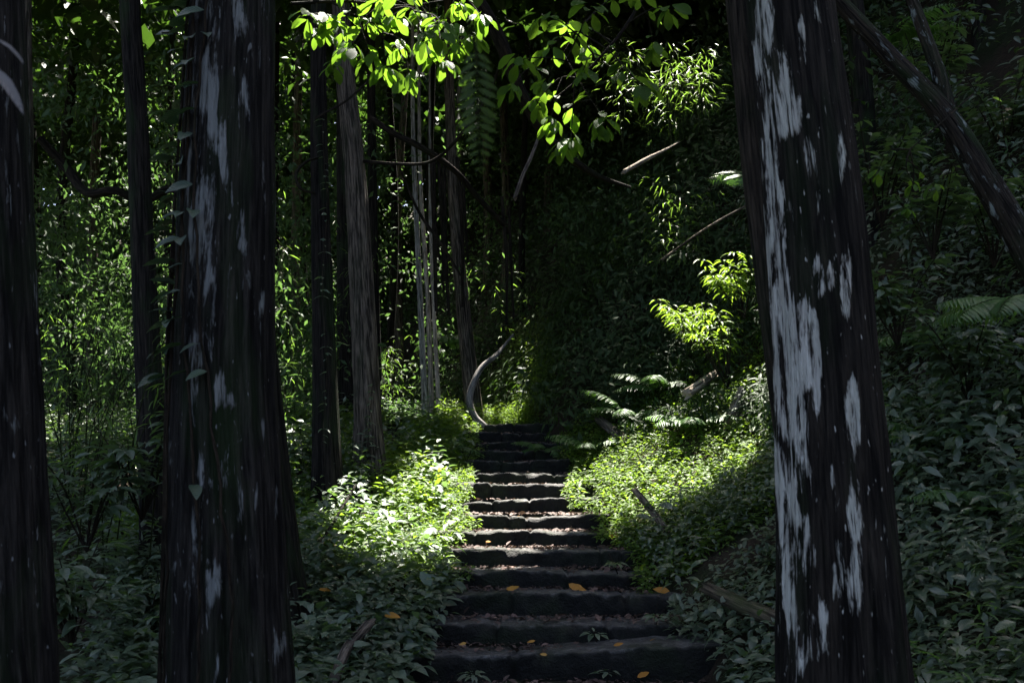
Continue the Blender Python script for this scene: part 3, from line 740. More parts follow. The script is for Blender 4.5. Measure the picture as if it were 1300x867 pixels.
def hill_cover():
    rng = np.random.default_rng(32)
    G, N = on_ground(9500, (-3, 12), (13, 28), rng, lambda x, y: (x > bank_foot(y) + .1) & (noise3(x * .8, y * .8, 5) > -.2))
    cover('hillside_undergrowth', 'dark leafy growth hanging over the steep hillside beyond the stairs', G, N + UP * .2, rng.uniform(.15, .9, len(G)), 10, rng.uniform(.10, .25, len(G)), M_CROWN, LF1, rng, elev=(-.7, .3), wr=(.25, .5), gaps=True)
    # bushes higher up
    C, N = on_ground(170, (1.5, 16), (10.5, 26), rng, lambda x, y: x > bank_foot(y) + .8 + 2.6 * smooth(14, 13, y))
    b = Buf()
    for c in C:
        m = 330; r = rng.uniform(.7, 1.5)
        q = c + UP * r * .8 + rng.normal(size=(m, 3)) * r * .45
        q = q[~sun_gap(q, .9, .7)]; m = len(q)
        l = rng.uniform(.10, .19, m); D = rand_dir(rng, m); D[:, 2] -= .35
        leaves(b, q, D, rand_dir(rng, m, 1.2), l, l * rng.uniform(.3, .5, m), LF1, rng)
    tag(build('hillside_foliage', b, M_CROWN), 'dense dark foliage clothing the hillside', kind='stuff')
hill_cover()
def left_cover():
    rng = np.random.default_rng(33)
    G, N = on_ground(6200, (-4.2, -.45), (4.8, 14.8), rng, lambda x, y: (x < -.66 - .16 * noise3(x * 2, y * 2, 3) - .0 * y) & (x > -.1 - .42 * y))
    near = G[:, 1] < 8.6
    g = G[near]; cover('path_herbs', 'shaded broad-leaved herbs left of the lower steps', g, N[near] * .3 + UP, rng.uniform(.08, .38, len(g)), 9, rng.uniform(.055, .135, len(g)), M_BANK_SHADE, LF3, rng, wr=(.42, .58))
    far = ~near & (noise3(G[:, 0] * 1.6, G[:, 1] * 1.6, 4.0) > -.38)
    g = G[far]; cover('sunlit_herbs', 'bright green herbs in the sunlight left of the steps', g, N[far] * .3 + UP, rng.uniform(.05, .40, len(g)) ** 1.15, 7, rng.uniform(.055, .15, len(g)), M_HERB_LIT, LF2, rng, wr=(.3, .55))
    k2 = rng.random(len(G)) < .10
    g = G[k2]; cover('pale_herbs', 'scattered larger pale leaves among the herbs left of the steps', g, N[k2] * .3 + UP, rng.uniform(.15, .45, len(g)), 6, rng.uniform(.12, .19, len(g)), M_PALE, LF3, rng, wr=(.42, .6))
    G, N = on_ground(3000, (-1.6, -.35), (8.5, 14.5), rng, lambda x, y: x < -.52 - .2 * noise3(x * 3, y * 3, 3))
    cover('step_edge_herbs', 'small pale herbs creeping over the left ends of the steps', G, N * .3 + UP, rng.uniform(.04, .16, len(G)), 8, rng.uniform(.035, .075, len(G)), M_HERB_LIT, LF2, rng)
    G, N = on_ground(2300, (-9, -1.3), (4.2, 16), rng, lambda x, y: (x < -.6 - .10 * y))
    cover('wood_undergrowth', 'dim leafy undergrowth on the wood floor at the left', G, N * .3 + UP, rng.uniform(.15, .7, len(G)), 13, rng.uniform(.07, .15, len(G)), M_BANK_SHADE, LF2, rng)
    G, N = on_ground(2600, (-1.3, .9), (15.9, 20), rng, lambda x, y: x < bank_foot(y) + 1.1)
    cover('fern_carpet', 'fresh green ferny carpet behind the bent white stem', G, N * .6 + UP * .5, rng.uniform(.1, .5, len(G)), 10, rng.uniform(.06, .13, len(G)), M_HERB_LIT, LL2, rng, wr=(.2, .34))
    # the gully head beyond the stairs
    G, N = on_ground(3000, (-9, .6), (14.8, 24), rng, lambda x, y: (x < bank_foot(y) + .5) & ~((np.abs(x + .5) < .8) & (y < 16.2)))
    cover('far_undergrowth', 'ferny undergrowth beyond the top of the stairs', G, N * .3 + UP, rng.uniform(.1, .55, len(G)) * np.where(G[:, 1] < 18, .4, 1), 10, rng.uniform(.07, .15, len(G)), M_FAR, LF1, rng)
left_cover()
def woods():
    rng = np.random.default_rng(34)
    b = Buf()
    # clumps of foliage filling the depth of the wood
    n = 800
    y = rng.uniform(16, 46, n); x = rng.uniform(-1, 1, n) * 0
    px = rng.uniform(-120, 760, n); x = (px - 650) / F0 * y
    z = H(x, y) + rng.uniform(.2, 1, n) ** 1.0 * rng.uniform(0.3, 15, n)
    ok = ~((np.abs(px - 500) < 45) & (y < 26) & (z < 9)) & ~((y < 20) & (z < 4.5) & (px > 470))
    C = np.stack([x, y, z], 1)[ok]
    for c in C:
        m = 140; r = rng.uniform(.5, 1.15)
        q = c + rng.normal(size=(m, 3)) * r * np.array([.55, .55, .4])
        q = q[~sun_gap(q)]; m = len(q)
        l = rng.uniform(.09, .19, m) * (c[1] / 26) ** .5; D = rand_dir(rng, m); D[:, 2] -= .5
        leaves(b, q, D, rand_dir(rng, m, 1.4), l, l * rng.uniform(.3, .55, m), LF0, rng)
    tag(build('distant_woods', b, M_FAR), 'dim leafy depth of the wood behind the trunks', kind='stuff')
    # fine bushes between the trunks at middle distance
    b = Buf()
    for k in range(70):
        yy = rng.uniform(11.5, 21); pxx = rng.uniform(10, 470); xx = (pxx - 650) / F0 * yy
        if (pxx > 400 and yy < 14) or noise3(pxx * .012, yy * .5, 3.3) < -.1: continue
        c = np.array([xx, yy, float(H(xx, yy)) + rng.uniform(.2, 1) ** 1.5 * 6.0]); m = 260; rr = rng.uniform(.45, .95)
        q = c + rng.normal(size=(m, 3)) * rr * np.array([.6, .6, .42]); q = q[~sun_gap(q, .8, 1.0)]; m = len(q)
        l = rng.uniform(.08, .20, m); D = rand_dir(rng, m); D[:, 2] -= .4
        leaves(b, q, D, rand_dir(rng, m, 1.6), l, l * rng.uniform(.25, .5, m), LF1, rng)
    tag(build('wood_foliage', b, M_FAR), 'fine mid-green foliage between the left trunks', kind='stuff')
    # closing screen of foliage far away
    b = Buf(); m = 95000
    y = rng.uniform(40, 56, m); x = rng.uniform(-44, 24, m); z = H(x, y) + rng.uniform(-.5, 26, m)
    D = rand_dir(rng, m); D[:, 2] -= .4; l = rng.uniform(.5, .95, m)
    q = np.stack([x, y, z], 1); k = ~sun_gap(q)
    leaves(b, q[k], D[k], rand_dir(rng, k.sum(), .6), l[k], l[k] * .5, LF0, rng)
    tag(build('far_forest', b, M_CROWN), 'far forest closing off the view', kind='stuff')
woods()

# ------------------------------------------------------------------ individual plants
def frond(b_l, b_s, base, dirn, up, L, npin, rng, droop=1.0, wid=.30, tmpl=LL2, pw=.26):
    t = np.linspace(0, 1, npin + 1)
    d = nrm(dirn); u = nrm(up - d * (up @ d))
    ang = -droop * t; seg = L / npin
    pts = [np.array(base, float)]
    for k in range(npin):
        pts.append(pts[-1] + (d * math.cos(ang[k]) + u * math.sin(ang[k])) * seg)
    pts = np.array(pts)
    tube(b_s, pts, np.linspace(.006, .0015, len(pts)) * (L / .7), 5, 0, None, False)
    T = nrm(np.gradient(pts, axis=0)); sd = nrm(np.cross(T, u)); nn = np.cross(sd, T)
    k = np.arange(int(npin * .16), npin + 1); tt = t[k]
    env = np.sin(math.pi * np.clip(tt * .86 + .12, 0, 1)) ** .8
    for s in (-1, 1):
        D = sd[k] * s * .86 + T[k] * .45 - nn[k] * .12 + rng.normal(size=(len(k), 3)) * .05
        l = L * wid * env * rng.uniform(.9, 1.08, len(k))
        leaves(b_l, pts[k], D, nn[k], l, l * pw, tmpl, rng)
def fern(label, base, n, L, rng, heading=None, spread=6.28, rise=.8, droop=1.3, name='fern', cat='fern', group=None, mat_=None, npin=22, tmpl=LL2, up=UP, pw=.26, wid=.30):
    bl, bs = Buf(), Buf()
    for k in range(n):
        az = (heading if heading is not None else 0) + (k / max(1, n - 1) - .5) * spread + rng.normal() * .12 if n > 1 else (heading or 0)
        r = rise + rng.normal() * .12
        dirn = np.array([math.cos(az) * math.cos(r), math.sin(az) * math.cos(r), math.sin(r)])
        frond(bl, bs, base, dirn, np.asarray(up, float), L * rng.uniform(.8, 1.1), npin, rng, droop * rng.uniform(.8, 1.2), tmpl=tmpl, pw=pw, wid=wid)
    root = thing(name, label, cat, base, group)
    build('frond_leaflets', bl, mat_ or M_FERN, root, base); build('stalk', bs, M_STEM, root, base)
    return root
rg = np.random.default_rng(51)
def at_ground(px, py, d0=4, d1=30):
    """first point of the ground sheet along the sight line"""
    for d in np.arange(d0, d1, .05):
        p = P(px, py, d)
        if p[2] <= float(H(p[0], p[1])): return p
    return P(px, py, d1)
g = P(1320, 395, 6.3); fern('large dark fern arching from the right edge below the leaning trunk', g, 4, .85, rg, heading=math.radians(188), spread=1.3, rise=.45, droop=1.0, npin=26, tmpl=LL5)
g = P(958, 222, 12.0); fern('single sunlit fern frond beside the left edge of the brown right-hand trunk', g, 3, .62, rg, heading=math.radians(180), spread=.9, rise=.12, droop=.35, up=(.1, -.85, .5))
for px, py, L, lab in ((842, 485, .8, 'sunlit fern on the bank above the pale broken log'), (888, 535, .7, 'fern leaning over the sunlit bank below the pale log'),
                       (752, 560, .75, 'fern at the right edge of the highest dark steps'), (800, 520, .8, 'shaded fern on the slope above the small dark log'),
                       (1190, 560, .75, 'fern in the middle of the shaded right bank'), (1250, 640, .7, 'lowest fern on the shaded right bank, near the corner'),
                       (690, 560, .5, 'small fern beside the top step, right of the bent white stem'), (560, 560, .6, 'fern left of the top steps under the thin white trunks'),
                       (640, 500, .7, 'bright green fern behind the bent white stem'), (1180, 430, .7, 'fern high on the shaded bank right of the white-patched trunk')):
    g = at_ground(px, py + 18, 5.5); fern(lab, g + np.array([0, 0, .05]), 7, L, rg, spread=6.0, rise=.75)
g = at_ground(570, 500, 14); g = P(568, 428, 19.5); fern('tree fern crown between the white trunks and the grey leaning trunk', g, 9, .85, rg, spread=6.2, rise=.35, droop=1.1, name='tree_fern', npin=30)
g = P(1130, 45, 10.5); fern('pale feathery fern frond at the top edge right of the white-patched trunk', g, 5, .9, rg, heading=0.2, spread=2.4, rise=.6, droop=1.0)
# out-of-focus hanging frond close by
g = P(604, 46, 1.15); fern('blurred dim frond hanging close to the lens at the top centre', g, 1, .215, rg, heading=math.radians(75), rise=-1.35, droop=.25, npin=16, mat_=M_CROWN, up=np.array([0, -1., 0]), pw=.36, wid=.2)

def shrub(name, label, base, hgt, rng, nst=6, nleaf=26, L=.12, mat_=None, tmpl=LF3, lean=(0, 0), cat='shrub', spread=.5, group=None, wr=(.34, .46), droop=.3):
    bl, bs = Buf(), Buf(); base = np.asarray(base, float)
    for k in range(nst):
        az = rng.random() * 6.28; ln = hgt * rng.uniform(.6, 1.05)
        tip = base + np.array([math.cos(az) * spread * ln + lean[0] * ln, math.sin(az) * spread * ln + lean[1] * ln, ln])
        mid = base * .5 + tip * .5 + np.array([0, 0, .12 * ln]) + rng.normal(size=3) * .04 * ln
        pts, rad, s = resample([base, mid, tip], [.010 * hgt ** .5, .007 * hgt ** .5, .003], .08)
        tube(bs, pts, rad, 5, rng.random())
        m = nleaf; f = rng.uniform(.35, 1, m) ** .7; pos = pts[np.clip((f * (len(pts) - 1)).astype(int), 0, len(pts) - 1)]
        T = nrm(tip - base); az2 = np.arange(m) * 2.4 + rng.random() * 6
        out = np.stack([np.cos(az2), np.sin(az2), np.zeros(m)], 1)
        D = out + T * .45 + rng.normal(size=(m, 3)) * .15; D[:, 2] -= droop
        l = L * rng.uniform(.65, 1.15, m)
        pos = pos + out * (l * .35)[:, None]
        leaves(bl, pos, D, UP + rng.normal(size=(m, 3)) * .25, l, l * rng.uniform(*wr, m), tmpl, rng)
    root = thing(name, label, cat, base, group)
    build('foliage', bl, mat_ or M_BANK_SHADE, root, base); build('stem', bs, M_TWIG, root, base)
    return root
for px, py, h, d, lab in ((925, 470, 1.25, 11.2, 'sunlit shrub on the bank, left of the brown right-hand trunk'), (880, 420, .9, 11.8, 'smaller sunlit shrub left of the larger sunlit shrub'),
                          (945, 380, 1.0, 11.6, 'bright shrub top against the left edge of the brown right-hand trunk')):
    g = P(px, py + 25, d); shrub('shrub', lab, g, h * .85, rg, 9, 34, .145, M_HERB_LIT, LL5, (-.25, -.1), wr=(.24, .34), spread=.5)
for px, py, h, d, lab in ((1185, 290, .9, 8.0, 'shrub with a few glowing leaves below the fork of the leaning trunk'), (1140, 400, .8, 7.6, 'dark shrub right of the white-patched trunk at mid height'),
                          (1262, 300, .9, 8.2, 'shrub with glinting leaves under the leaning trunk at the right edge'), (1230, 470, .8, 7.2, 'dark glossy shrub below the large fern at the right edge'),
                          (1120, 250, .9, 8.6, 'shrub between the white-patched trunk and the leaning trunk'), (1280, 170, 1.0, 9.5, 'shrub above the leaning trunk at the right edge'),
                          (1180, 110, 1.0, 9.6, 'dim shrub behind the fork of the leaning trunk')):
    g = P(px, py + 40, d); g[2] = min(g[2], 20); shrub('shrub', lab, g, h, rg, 9, 30, .16, M_BANK_SHADE, LF3, (-.15, -.3))
for px, py, h, d, lab in ((110, 640, .9, 6.4, 'dim broad-leaved shrub at lower left beside the dark left-edge trunk'), (180, 600, 1.0, 6.8, 'dim shrub against the left side of the creeper-clad trunk'),
                          (90, 760, .7, 5.2, 'nearest dark leafy shrub in the lower left corner'), (190, 760, .6, 6.2, 'low shrub at the foot of the creeper-clad trunk'),
                          (380, 560, .9, 10.6, 'slim shrub between the black trunk and the green-tinged trunk')):
    g = at_ground(px, py + 60, 4.5, d + 1); shrub('shrub', lab, g, h, rg, 8, 26, .18, M_BANK_SHADE, LF3, (0, -.1))

def bamboo(label, base, hgt, rng, n=9, group='bamboo clumps in the wood', L=.17, nl=34, mat_=None, name='bamboo', lean=None):
    bl, bs = Buf(), Buf(); base = np.asarray(base, float)
    for k in range(n):
        off = rng.normal(size=2) * .22 * hgt ** .5; az = rng.random() * 6.28; ln = hgt * rng.uniform(.65, 1.1); sp = rng.uniform(.10, .45) * ln
        b0 = base + np.array([off[0], off[1], -.05]); dx = np.array([math.cos(az), math.sin(az), 0])
        if lean is not None: dx = nrm(dx + np.array([lean[0], lean[1], 0]))
        pts, rad, s = resample([b0, b0 + UP * ln * .55 + dx * sp * .25, b0 + UP * ln * .95 + dx * sp * .8, b0 + UP * ln + dx * sp * 1.3], [.008, .006, .004, .0015], .08)
        tube(bs, pts, rad, 5, rng.random())
        m = nl; f = rng.uniform(.3, 1, m); pos = pts[(f * (len(pts) - 1)).astype(int)]
        a2 = rng.random(m) * 6.28; out = np.stack([np.cos(a2), np.sin(a2), rng.normal(size=m) * .25], 1)
        pos = pos + out * rng.uniform(.02, .28, m)[:, None]
        D = out + rng.normal(size=(m, 3)) * .25; D[:, 2] -= .25
        l = L * rng.uniform(.6, 1.25, m)
        leaves(bl, pos, D, UP + rng.normal(size=(m, 3)) * .4, l, l * rng.uniform(.11, .17, m), LL2, rng)
    root = thing(name, label, 'bamboo', base, group)
    build('foliage', bl, mat_ or M_BAMB, root, base); build('stem', bs, M_STEM, root, base)
    return root
for px, d, h, lab in ((75, 9.5, 2.6, 'bamboo clump beside the pale brown slender trunk'), (120, 11.5, 3.2, 'tall bamboo clump in the gap left of the dark slim trunk'), (150, 8.0, 2.2, 'nearest bamboo clump in the gap between the big left trunks'),
                      (205, 10.5, 2.8, 'bamboo clump between the dark slim trunk and the creeper-clad trunk'), (95, 14.0, 3.4, 'far bamboo clump behind the pale brown slender trunk'), (180, 14.5, 3.6, 'far bamboo clump behind the dark slim trunk'),
                      (360, 11.5, 2.6, 'bamboo clump right of the creeper-clad trunk'), (378, 14.0, 3.4, 'tall bamboo behind the green-tinged trunk'), (350, 16.0, 3.8, 'farthest bamboo clump right of the creeper-clad trunk'),
                      (232, 13, 2.6, 'bamboo hidden mostly behind the creeper-clad trunk'), (495, 21, 2.2, 'bamboo in the bright gap right of the brown fibrous trunk'), (655, 18, 2.8, 'bamboo on the dark slope right of the hanging vines')):
    x = (px - 650) / F0 * d; bamboo(lab, (x, d, float(H(x, d))), h, rg, 8, nl=30)
for px, py, d, lab in ((835, 120, 14.5, 'sunlit bamboo at the top beside the brown right-hand trunk'), (880, 90, 13.5, 'sunlit bamboo touching the top of the brown right-hand trunk'), (770, 330, 15, 'dim bamboo sprays over the dark hollow'), (800, 60, 16, 'upper bamboo left of the brightest sunlit bamboo'),
                       (860, 300, 13.6, 'bamboo sprig on the slope right of the dark hollow')):
    bamboo(lab, P(px, py + 70, d), 1.5, rg, 10, nl=40, lean=(-.4, -.5))

# overhanging leafy branches
def overhang(label, main, twigs, rng, L, mat_, per=7, twig_r=.004, name='leafy_branch'):
    bl, bs = Buf(), Buf()
    pts, rad, s = resample([P(*m[:3]) for m in main], [m[3] for m in main], .04); tube(bs, pts, rad, 8)
    joints = pts
    for (a, b_, c), (e, f, gd) in twigs:
        p0, p1 = P(a, b_, c), P(e, f, gd)
        p0 = joints[np.argmin(((joints - p0) ** 2).sum(1) + .6 * np.maximum(0, p1[2] - joints[:, 2]) ** 2)]
        mid = (p0 + p1) / 2 + np.array([0, 0, .06]) + rng.normal(size=3) * .03
        tp, tr, _ = resample([p0, mid, p1], [twig_r * 1.6, twig_r, twig_r * .6], .04); tube(bs, tp, tr, 6); joints = np.vstack([joints, tp[2:-1]])
        T = nrm(p1 - mid)
        # rosette at the tip, a few leaves along the twig
        m = per; az = np.arange(m) * 2.4 + rng.random() * 6
        out = np.stack([np.cos(az), np.sin(az), np.zeros(m)], 1)
        D = out * .9 + T * .5 + rng.normal(size=(m, 3)) * .12; D[:, 2] -= .35
        pos = p1[None] + out * .02 + rng.normal(size=(m, 3)) * .015
        l = L * rng.uniform(.7, 1.15, m)
        leaves(bl, pos, D, UP + rng.normal(size=(m, 3)) * .3, l, l * rng.uniform(.40, .50, m), LO6, rng)
        m = 3; k = rng.integers(len(tp) // 3, len(tp), m); az = rng.random(m) * 6.28
        out = np.stack([np.cos(az), np.sin(az), np.zeros(m) - .3], 1); l = L * rng.uniform(.6, 1.0, m)
        leaves(bl, tp[k], out, UP + rng.normal(size=(m, 3)) * .3, l, l * .45, LO6, rng)
    base = pts[0]
    root = thing(name, label, 'branch', base, 'overhanging leafy branches')
    build('foliage', bl, mat_, root, base); build('stem', bs, M_TWIG, root, base)
    return root
tw = []
for a, b_, e, f in ((395, -10, 405, 40), (415, 0, 440, 55), (440, -5, 470, 25), (455, 5, 470, 70), (470, 0, 500, 20), (480, 10, 505, 55), (500, 0, 535, 15), (505, 15, 540, 55), (530, 0, 560, 30), (535, 10, 575, 60), (560, -5, 585, 5), (430, 0, 425, 80), (520, -30, 515, -10), (400, -30, 440, -15), (560, -40, 600, -25), (460, -40, 480, -20), (545, 20, 560, 75), (480, 20, 490, 85), (385, 0, 390, 20), (600, 0, 610, 20), (580, 0, 600, 45), (490, 30, 520, 95), (440, 30, 445, 60), (420, 10, 415, 20), (500, -10, 480, 0), (555, 0, 550, 45), (590, -20, 575, 30), (455, 20, 430, 35)):
    d = 5.6 + rg.normal() * .35; tw.append(((a, b_, d), (e, f, d + rg.normal() * .15)))
overhang('brightly backlit leafy branch hanging in at the top left of centre', [(370, 5, 5.6, .012), (440, 2, 5.6, .010), (510, 8, 5.6, .008), (590, -4, 5.7, .004)], tw, rg, .132, M_BROAD, 8)
tw = []
for a, b_, e, f in ((790, 60, 740, 90), (760, 80, 700, 60), (770, 60, 720, 30), (740, 90, 690, 105), (730, 100, 680, 130), (735, 100, 725, 175), (740, 95, 765, 150), (720, 110, 700, 150), (700, 120, 650, 110), (690, 110, 655, 75), (725, 150, 715, 185), (775, 40, 790, 90), (800, 30, 830, 60), (780, 10, 750, 10), (740, 20, 690, 20), (800, 10, 810, -10), (820, 30, 850, 10), (765, 150, 768, 160), (745, 50, 745, 60), (800, 80, 815, 110)):
    d = 5.6 + rg.normal() * .3; tw.append(((a, b_, d), (e, f, d + rg.normal() * .15)))
overhang('dim green leafy branch hanging in at the top right of centre', [(830, -30, 5.6, .013), (790, 40, 5.6, .011), (760, 75, 5.6, .009), (735, 100, 5.6, .007), (705, 125, 5.6, .004)], tw, rg, .14, M_BROAD, 7)
tw = []
for a, b_, e, f in ((1150, 190, 1115, 215), (1150, 190, 1160, 235), (1160, 200, 1185, 235), (1160, 195, 1150, 265)):
    tw.append(((a, b_, 6.6), (e, f, 6.6)))
overhang('small glowing leafy sprig right of the white-patched trunk', [(1235, 120, 6.8, .006), (1190, 160, 6.7, .005), (1155, 190, 6.6, .004)], tw, rg, .10, M_BROAD, 4)

# climbing creeper on the left trunk
def creeper():
    rng = np.random.default_rng(61); bl, bs = Buf(), Buf()
    sel = [k for k in range(len(ptsL)) if ptsL[k][2] > .2 and ptsL[k][2] < 4.6]
    for ph0, tw in ((3.6, .25), (3.9, -.2), (4.3, .3), (4.7, .35), (3.3, .2)):
        pp, an = [], []
        for k in sel[::3]:
            a = ph0 + tw * math.sin(ptsL[k][2] * 1.6) + rng.normal() * .03
            o = np.array([math.cos(a), math.sin(a), 0]); pp.append(ptsL[k] + o * (radL[k] * 1.05 + .006)); an.append(o)
        pp, an = np.array(pp), np.array(an); tube(bs, pp, .006, 5)
        for q in range(0, len(pp), 1):
            zrel = ptsL[sel[0]][2]
            if rng.random() < (.75 if pp[q][2] > 1.9 else .03):
                tx = np.array([-an[q][1], an[q][0], 0]) * rng.choice([-1, 1])
                D = an[q] * .8 + tx * .7 + np.array([0, 0, -.15]); l = rng.uniform(.07, .13)
                leaves(bl, pp[q:q + 1], D[None], (UP + an[q] * .35 + rng.normal(size=3) * .3)[None], l, l * .5, LF6, rng)
    # twigs standing out on the left side
    for py in (10, 42, 110, 142, 290, 330, 340, 358, 395, 418, 610, 455, 200):
        d = 3.55 + rng.normal() * .05
        p0 = P(240 + rng.normal() * 3, py + 4, d); p1 = P(212 - rng.uniform(-5, 12), py, d)
        tube(bs, np.array([p0, (p0 + p1) / 2 + UP * .01, p1]), .003, 5)
        D = nrm(p1 - p0) + np.array([0, 0, rng.normal() * .2]); l = rng.uniform(.10, .15)
        leaves(bl, np.array([(p0 + p1) / 2]), D[None], UP[None] + rng.normal(size=(1, 3)) * .35, l, l * .34, LF6, rng)
    root = thing('creeper', 'leafy creeper climbing the thick grey-streaked trunk at the left', 'creeper', baseL)
    build('foliage', bl, M_CREEP, root, baseL); build('stem', bs, M_TWIG, root, baseL)
creeper()
# small leaves on the two trunks left of the steps
def small_creeper(label, px, y0, y1, d, rng):
    bl, bs = Buf(), Buf(); pts = []
    for py in np.arange(y1, y0, -8): pts.append(P(px + 3 * math.sin(py * .03), py, d))
    pts = np.array(pts); tube(bs, pts, .005, 5)
    k = rng.integers(0, len(pts), 55); az = rng.uniform(math.pi, 2 * math.pi, 55)
    D = np.stack([np.cos(az), np.sin(az), -.1 + 0 * az], 1); l = rng.uniform(.06, .12, 55)
    leaves(bl, pts[k], D, UP + rng.normal(size=(55, 3)) * .3, l, l * .4, LF3, rng)
    root = thing('creeper', label, 'creeper', pts[0]); build('foliage', bl, M_BANK_SHADE, root, pts[0]); build('stem', bs, M_TWIG, root, pts[0])
small_creeper('sparse creeper on the straight green-tinged trunk', 412, 150, 560, 9.97, np.random.default_rng(7))
small_creeper('sparse creeper on the brown fibrous trunk', 470, 480, 600, 11.22, np.random.default_rng(8))

# near out-of-focus leaves at the top left corner
bl, bs = Buf(), Buf()
pa = [P(-60, 60, 1.25), P(-20, 55, 1.25), P(0, 60, 1.25)]
tube(bs, np.array(pa), .002, 5)
leaves(bl, np.array([P(-30, 76, 1.25), P(-20, 45, 1.3)]), np.array([P(70, 128, 1.22) - P(-30, 76, 1.25), P(45, 62, 1.3) - P(-20, 45, 1.3)]), np.array([[0, -.35, 1.], [0, -.3, 1]]), np.array([.115, .075]), np.array([.030, .022]), LF6, rg)
root = thing('leaf_sprig', 'blurred grey leaf sprig close to the lens in the top left corner', 'sprig', pa[0]); build('foliage', bl, M_GREY, root, pa[0]); build('stem', bs, M_TWIG, root, pa[0])

# broad leaf plant at the foot of the black trunk
bl, bs = Buf(), Buf(); g = at_ground(352, 850, 5.0)
for a, b_, l in ((383, 800, .24), (372, 840, .15), (395, 845, .13)):
    p1 = P(a, b_, g[1] - .05); tube(bs, resample([g, (g + p1) / 2 + UP * .05, p1], [.006, .005, .004], .05)[0], .005, 5)
    leaves(bl, p1[None] - np.array([[.08, 0, 0]]), np.array([[.8, -.35, .12]]), np.array([[-.1, -.5, 1.]]), l, l * .68, LF6, rg)
root = thing('broad_leaved_plant', 'plant with one large ribbed grey leaf at the foot of the black left trunk', 'plant', g); build('foliage', bl, M_BANK_SHADE, root, g); build('stem', bs, M_STEM, root, g)

# seedlings on the steps
for px, py, h, nl, lab in ((757, 802, .16, 7, 'lone seedling on the third step from the bottom'), (771, 850, .14, 6, 'lowest seedling, at the bottom centre of the stairs'), (602, 855, .14, 7, 'seedling at the lower left of the bottom step'),
                           (831, 786, .20, 9, 'seedling cluster at the right end of the lower steps, by the large dead leaf'), (784, 716, .24, 10, 'bushy seedling where the herbs meet the middle steps'), (560, 700, .18, 8, 'pale-leaved seedling at the left end of a middle step'), (592, 575, .2, 8, 'seedling at the left edge of the top steps')):
    best = None
    for d in np.arange(5.6, 15, .02):
        q = P(px, py + 12, d)
        if q[2] <= tread_z(q[0], q[1]) + .01: best = q; break
    if best is None: continue
    shrub('seedling', lab, best + np.array([0, -.02, 0]), h, rg, 2, nl, .10 if py > 700 else .07, M_BANK_SHADE, LF3, cat='seedling', spread=.5)

# ------------------------------------------------------------------ logs, broken wood
loose_tube('fallen_log', 'mossy brown log lying on the bank beside the white-patched trunk', 'log', [(897, 746, 7.35, 15), (920, 758, 7.1, 19), (955, 774, 6.85, 22), (1010, 797, 6.5, 25)], bark_mat('log_bark', (.04, .032, .023), (.17, .135, .095), (.30, .30, .25), -.1, .7, (.05, .07, .02), scale=1.2), 26, .04, .05, seed=71)
loose_tube('fallen_log', 'small dark log end poking out above the sunlit herbs', 'log', [(762, 533, 12.6, 12), (785, 552, 12.2, 14), (800, 566, 11.9, 14)], M_BARK_BR, 16, .04, .05, seed=72)
loose_tube('fallen_log', 'pale broken log on the dark slope above the sunlit bank', 'log', [(908, 474, 11.4, 9), (893, 485, 11.2, 11), (872, 500, 11.0, 12)], M_DEADW, 16, .04, .08, seed=73)
loose_tube('stump', 'pale brown stump standing in the herbs left of the right-hand trunks', 'stump', [(942, 497, 10.9, 11), (936, 513, 10.8, 15), (928, 540, 10.7, 18)], M_DEADW, 18, .04, .09, seed=74)
loose_tube('broken_branch', 'pale snapped branch jutting over the dark hollow', 'branch', [(862, 181, 13.6, 2), (842, 192, 13.2, 4), (820, 203, 13.0, 6), (792, 219, 12.8, 7)], M_DEADW, 12, .04, .1, seed=75)
loose_tube('fallen_pole', 'grey pole lying in the herbs right of the sunlit steps', 'pole', [(806, 622, 9.9, 8), (825, 645, 9.5, 9), (848, 676, 9.1, 9)], M_BARK_BR, 12, .05, .05, seed=76)
loose_tube('bare_stick', 'reddish bare stick hanging upright right of the vines', 'stick', [(688, 164, 10.6, 4), (676, 195, 10.5, 5), (664, 222, 10.4, 5), (654, 250, 10.4, 6)], M_BARK_BR, 8, .05, .05, seed=77)
loose_tube('fallen_stick', 'dark rotten stick lying among the broad-leaved herbs at lower left', 'stick', [(470, 790, 6.9, 12), (440, 825, 6.5, 13), (425, 860, 6.2, 13)], M_BARK_BR, 10, .05, .08, seed=78)
loose_tube('bare_stick', 'thin dark stick leaning across the herbs left of the steps', 'stick', [(452, 615, 9.6, 3), (425, 660, 9.0, 4), (385, 725, 8.2, 4)], M_VINE, 8, .05, .05, seed=79)
loose_tube('bare_stick', 'long thin stick sloping across the dark slope above the sunlit shrub', 'stick', [(960, 255, 12.0, 3), (905, 285, 12.3, 3), (840, 330, 12.9, 3)], M_BARK_BR, 8, .05, .05, seed=80)

